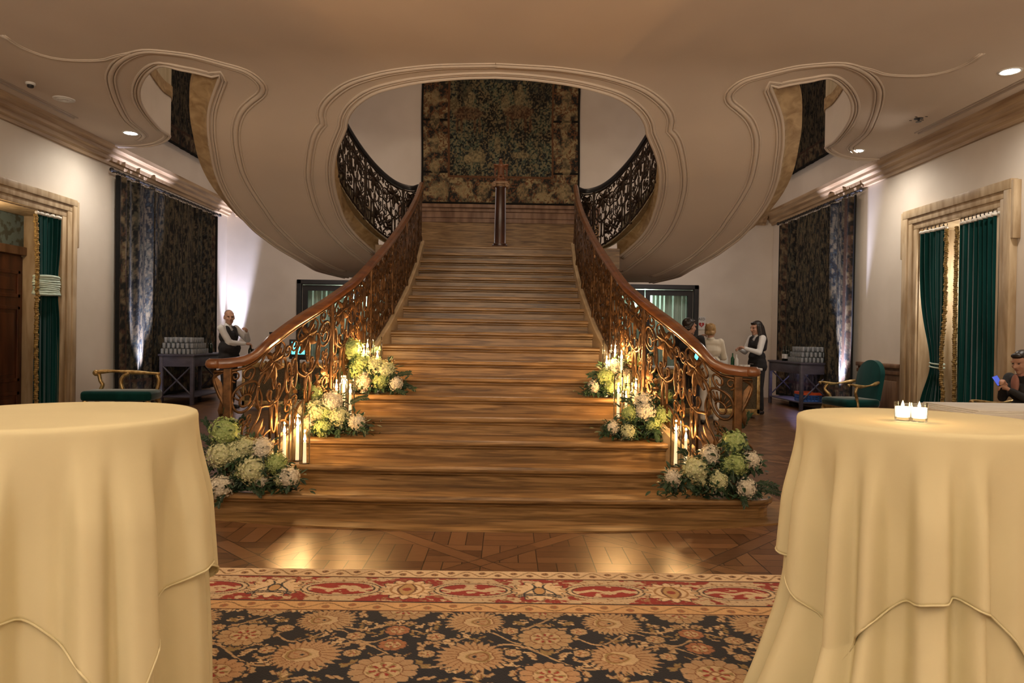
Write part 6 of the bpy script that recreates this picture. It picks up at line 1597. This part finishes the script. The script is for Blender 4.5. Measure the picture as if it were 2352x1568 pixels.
# AED sign on the end wall
a0, a1 = PY(1601, 727, YB), PY(1621, 757, YB)
t = thing('wall_sign', 'white AED sign with a red heart beside the right glazed door', 'sign', ((a0.x + a1.x)/2, YB, (a0.z + a1.z)/2))
MB().rbox((-0.10, -0.012, -0.15), (0.10, -0.001, 0.15), 0.003).build('board', M['white'], t, local=True)
N = 40; hv = []
for i in range(N):
    a = 2*PI*i/N; hv.append((16*math.sin(a)**3*0.0040, -0.0145, (13*math.cos(a) - 5*math.cos(2*a) - 2*math.cos(3*a) - math.cos(4*a))*0.0040 - 0.035))
b = MB(); b.add(hv + [(x, -0.012, z) for x, y, z in hv], [tuple(range(N))] + [(i, N + i, N + (i+1) % N, (i+1) % N) for i in range(N)]); b.build('heart', M['red'], t, local=True)
b = MB(); b.add([(0.008, -0.016, 0.0), (-0.018, -0.016, -0.042), (-0.002, -0.016, -0.040), (-0.010, -0.016, -0.075), (0.018, -0.016, -0.030), (0.002, -0.016, -0.032)], [(0, 1, 2, 5), (2, 3, 4, 5)]); b.build('bolt', M['white'], t, local=True)
cu = bpy.data.curves.new('sign_text', 'FONT'); cu.body = 'AED'; cu.size = 0.080; cu.align_x = 'CENTER'; cu.extrude = 0.001
tmp = bpy.data.objects.new('tmp', cu); C.objects.link(tmp); bpy.context.view_layer.update()
me = bpy.data.meshes.new_from_object(tmp.evaluated_get(bpy.context.evaluated_depsgraph_get())); bpy.data.objects.remove(tmp)
o = bpy.data.objects.new('lettering', me); C.objects.link(o); me.materials.clear(); me.materials.append(M['black']); o.parent = t; o.rotation_euler = (PI/2, 0, 0); o.location = (0, -0.014, 0.065)

# ================================================================== DINING TABLE AT THE RIGHT EDGE
tx0, ty0 = PZ(2226, 952, 0.75).x, 5.35
t = thing('dining_table', 'dining table under white linen beside the seated man', 'table', (tx0 + 0.8, ty0 + 0.5, 0))
MB().rbox((tx0 + 0.01, ty0 + 0.01, 0.715), (tx0 + 1.65, ty0 + 0.95, 0.745), 0.005).build('table_top', M['dkwood'], t, smooth='auto')
for xx in (tx0 + 0.08, tx0 + 1.58):
    for yy in (ty0 + 0.08, ty0 + 0.88): MB().rbox((xx - 0.03, yy - 0.03, 0), (xx + 0.03, yy + 0.03, 0.715), 0.006).build('leg', M['dkwood'], t, smooth='auto')
b = MB(); b.rbox((tx0, ty0, 0.746), (tx0 + 1.66, ty0 + 0.96, 0.752), 0.002); b.rbox((tx0 - 0.004, ty0 - 0.004, 0.50), (tx0 + 1.664, ty0 + 0.0, 0.752), 0.0015); b.rbox((tx0 - 0.004, ty0, 0.50), (tx0 + 0.0, ty0 + 0.96, 0.752), 0.0015); b.rbox((tx0, ty0 + 0.96, 0.50), (tx0 + 1.66, ty0 + 0.964, 0.752), 0.0015)
o = b.build('white_tablecloth', M['linen'], smooth='auto'); tag(o, 'white linen cloth on the dining table by the seated man', 'tablecloth')
for i in range(3):
    b = MB(); a = 0.03*i; b.rbox((tx0 + 0.03 + a, ty0 + 0.03 + a*0.5, 0.7525 + 0.010*i), (tx0 + 1.45 + 0.02*i, ty0 + 0.85 - a, 0.7615 + 0.010*i), 0.003)
    o = b.build('folded_linen', M['linen'], smooth='auto'); tag(o, ('lowest', 'middle', 'topmost')[i] + ' of the folded white linens stacked on the dining table', 'linen', 'folded linens on the dining table')

# ================================================================== CEILING FITTINGS AND UPLIGHTS
def downlight(px, py, label, e=60):
    p = PZ(px, py, HC); t = thing('downlight', label, 'ceiling light', (p.x, p.y, HC))
    b = MB(); b.lathe([(0.115, -0.001), (0.110, -0.012), (0.090, -0.010), (0.088, -0.001)], (0, 0, 0), 28, cap=False); b.build('trim_ring', M['white'], t, smooth=True, local=True)
    MB().lathe([(0.089, -0.006), (0.05, -0.008), (0.001, -0.008)], (0, 0, 0), 28).build('lens', M['lamp'], t, smooth=True, local=True)
    light('downlight_beam', 'SPOT', (p.x, p.y, HC - 0.03), e, WHITE, 0.07, (p.x, p.y, 0), 165, 1.0)
downlight(300, 305, 'round recessed downlight at the tip of the left ceiling scroll')
downlight(1968, 346, 'round recessed downlight at the tip of the right ceiling scroll')
downlight(2320, 163, 'round recessed downlight nearest the right edge of the photo')
p = PZ(70, 190, HC); t = thing('smoke_detector', 'white smoke detector on the left part of the ceiling', 'smoke detector', (p.x, p.y, HC))
MB().lathe([(0.052, 0.0), (0.052, -0.02), (0.044, -0.028)], (0, 0, 0), 20).build('base', M['white'], t, smooth='auto', local=True); MB().lathe([(0.034, -0.028), (0.034, -0.05), (0.026, -0.058), (0.001, -0.06)], (0, 0, 0), 18).build('sensor', M['black'], t, smooth='auto', local=True)
p = PZ(147, 227, HC); t = thing('ceiling_vent', 'small round white ceiling vent near the smoke detector', 'vent', (p.x, p.y, HC))
MB().lathe([(0.125, -0.0005), (0.12, -0.012), (0.10, -0.012)], (0, 0, 0), 28).build('rim', M['white'], t, smooth='auto', local=True)
for rr in (0.085, 0.06, 0.035): MB().lathe([(rr, -0.010), (rr, -0.018), (rr - 0.012, -0.018), (rr - 0.012, -0.010)], (0, 0, 0), 24, cap=False).build('louvre', M['white'], t, smooth='auto', local=True)
p = PZ(2110, 272, HC); t = thing('sprinkler_head', 'dark sprinkler head on the right part of the ceiling', 'sprinkler', (p.x, p.y, HC))
MB().lathe([(0.055, 0.0), (0.05, -0.008), (0.012, -0.012), (0.012, -0.035), (0.035, -0.040), (0.035, -0.045)], (0, 0, 0), 18).build('deflector', M['black'], t, smooth='auto', local=True)
for a in (0.6, 2.2, 3.9, 5.2):
    q = PZ(2110, 272, HC); MB().box((0.10*math.cos(a) - 0.015, 0.10*math.sin(a) - 0.004, -0.006), (0.10*math.cos(a) + 0.015, 0.10*math.sin(a) + 0.004, 0)).build('slot', M['black'], t, local=True)
def uplight(x, y, tx, ty, label, e=1300, cone=32):
    t = thing('uplight', label, 'uplight', (x, y, 0))
    MB().lathe([(0.085, 0.0), (0.09, 0.01), (0.08, 0.14), (0.085, 0.15), (0.078, 0.15), (0.074, 0.13)], (0, 0, 0), 22).build('can', M['black'], t, smooth='auto', local=True)
    MB().lathe([(0.073, 0.128), (0.04, 0.131), (0.001, 0.132)], (0, 0, 0), 20).build('lens', M['uplamp'], t, smooth=True, local=True)
    light('uplight_beam', 'SPOT', (x, y, 0.16), e, COLD, 0.03, (tx, ty, 4.1), cone, 0.7)
q = PX(345, 880, XL + 0.30); uplight(XL + 0.27, q.y, XL + 0.05, q.y + 0.05, 'floor uplight at the foot of the left tapestry, behind the bench')
q = PX(515, 880, XL + 0.5); uplight(XL + 0.26, YB - 0.22, XL + 0.26, YB - 0.10, 'floor uplight in the far left corner, behind the barman', 1100, 22)
q = PX(1934, 880, XR - 0.12); uplight(XR - 0.27, q.y, XR - 0.05, q.y - 0.1, 'floor uplight at the near edge of the right tapestry')
q = PX(1820, 880, XR - 0.3); uplight(XR - 0.27, q.y, XR - 0.05, q.y, 'floor uplight behind the right bar table')
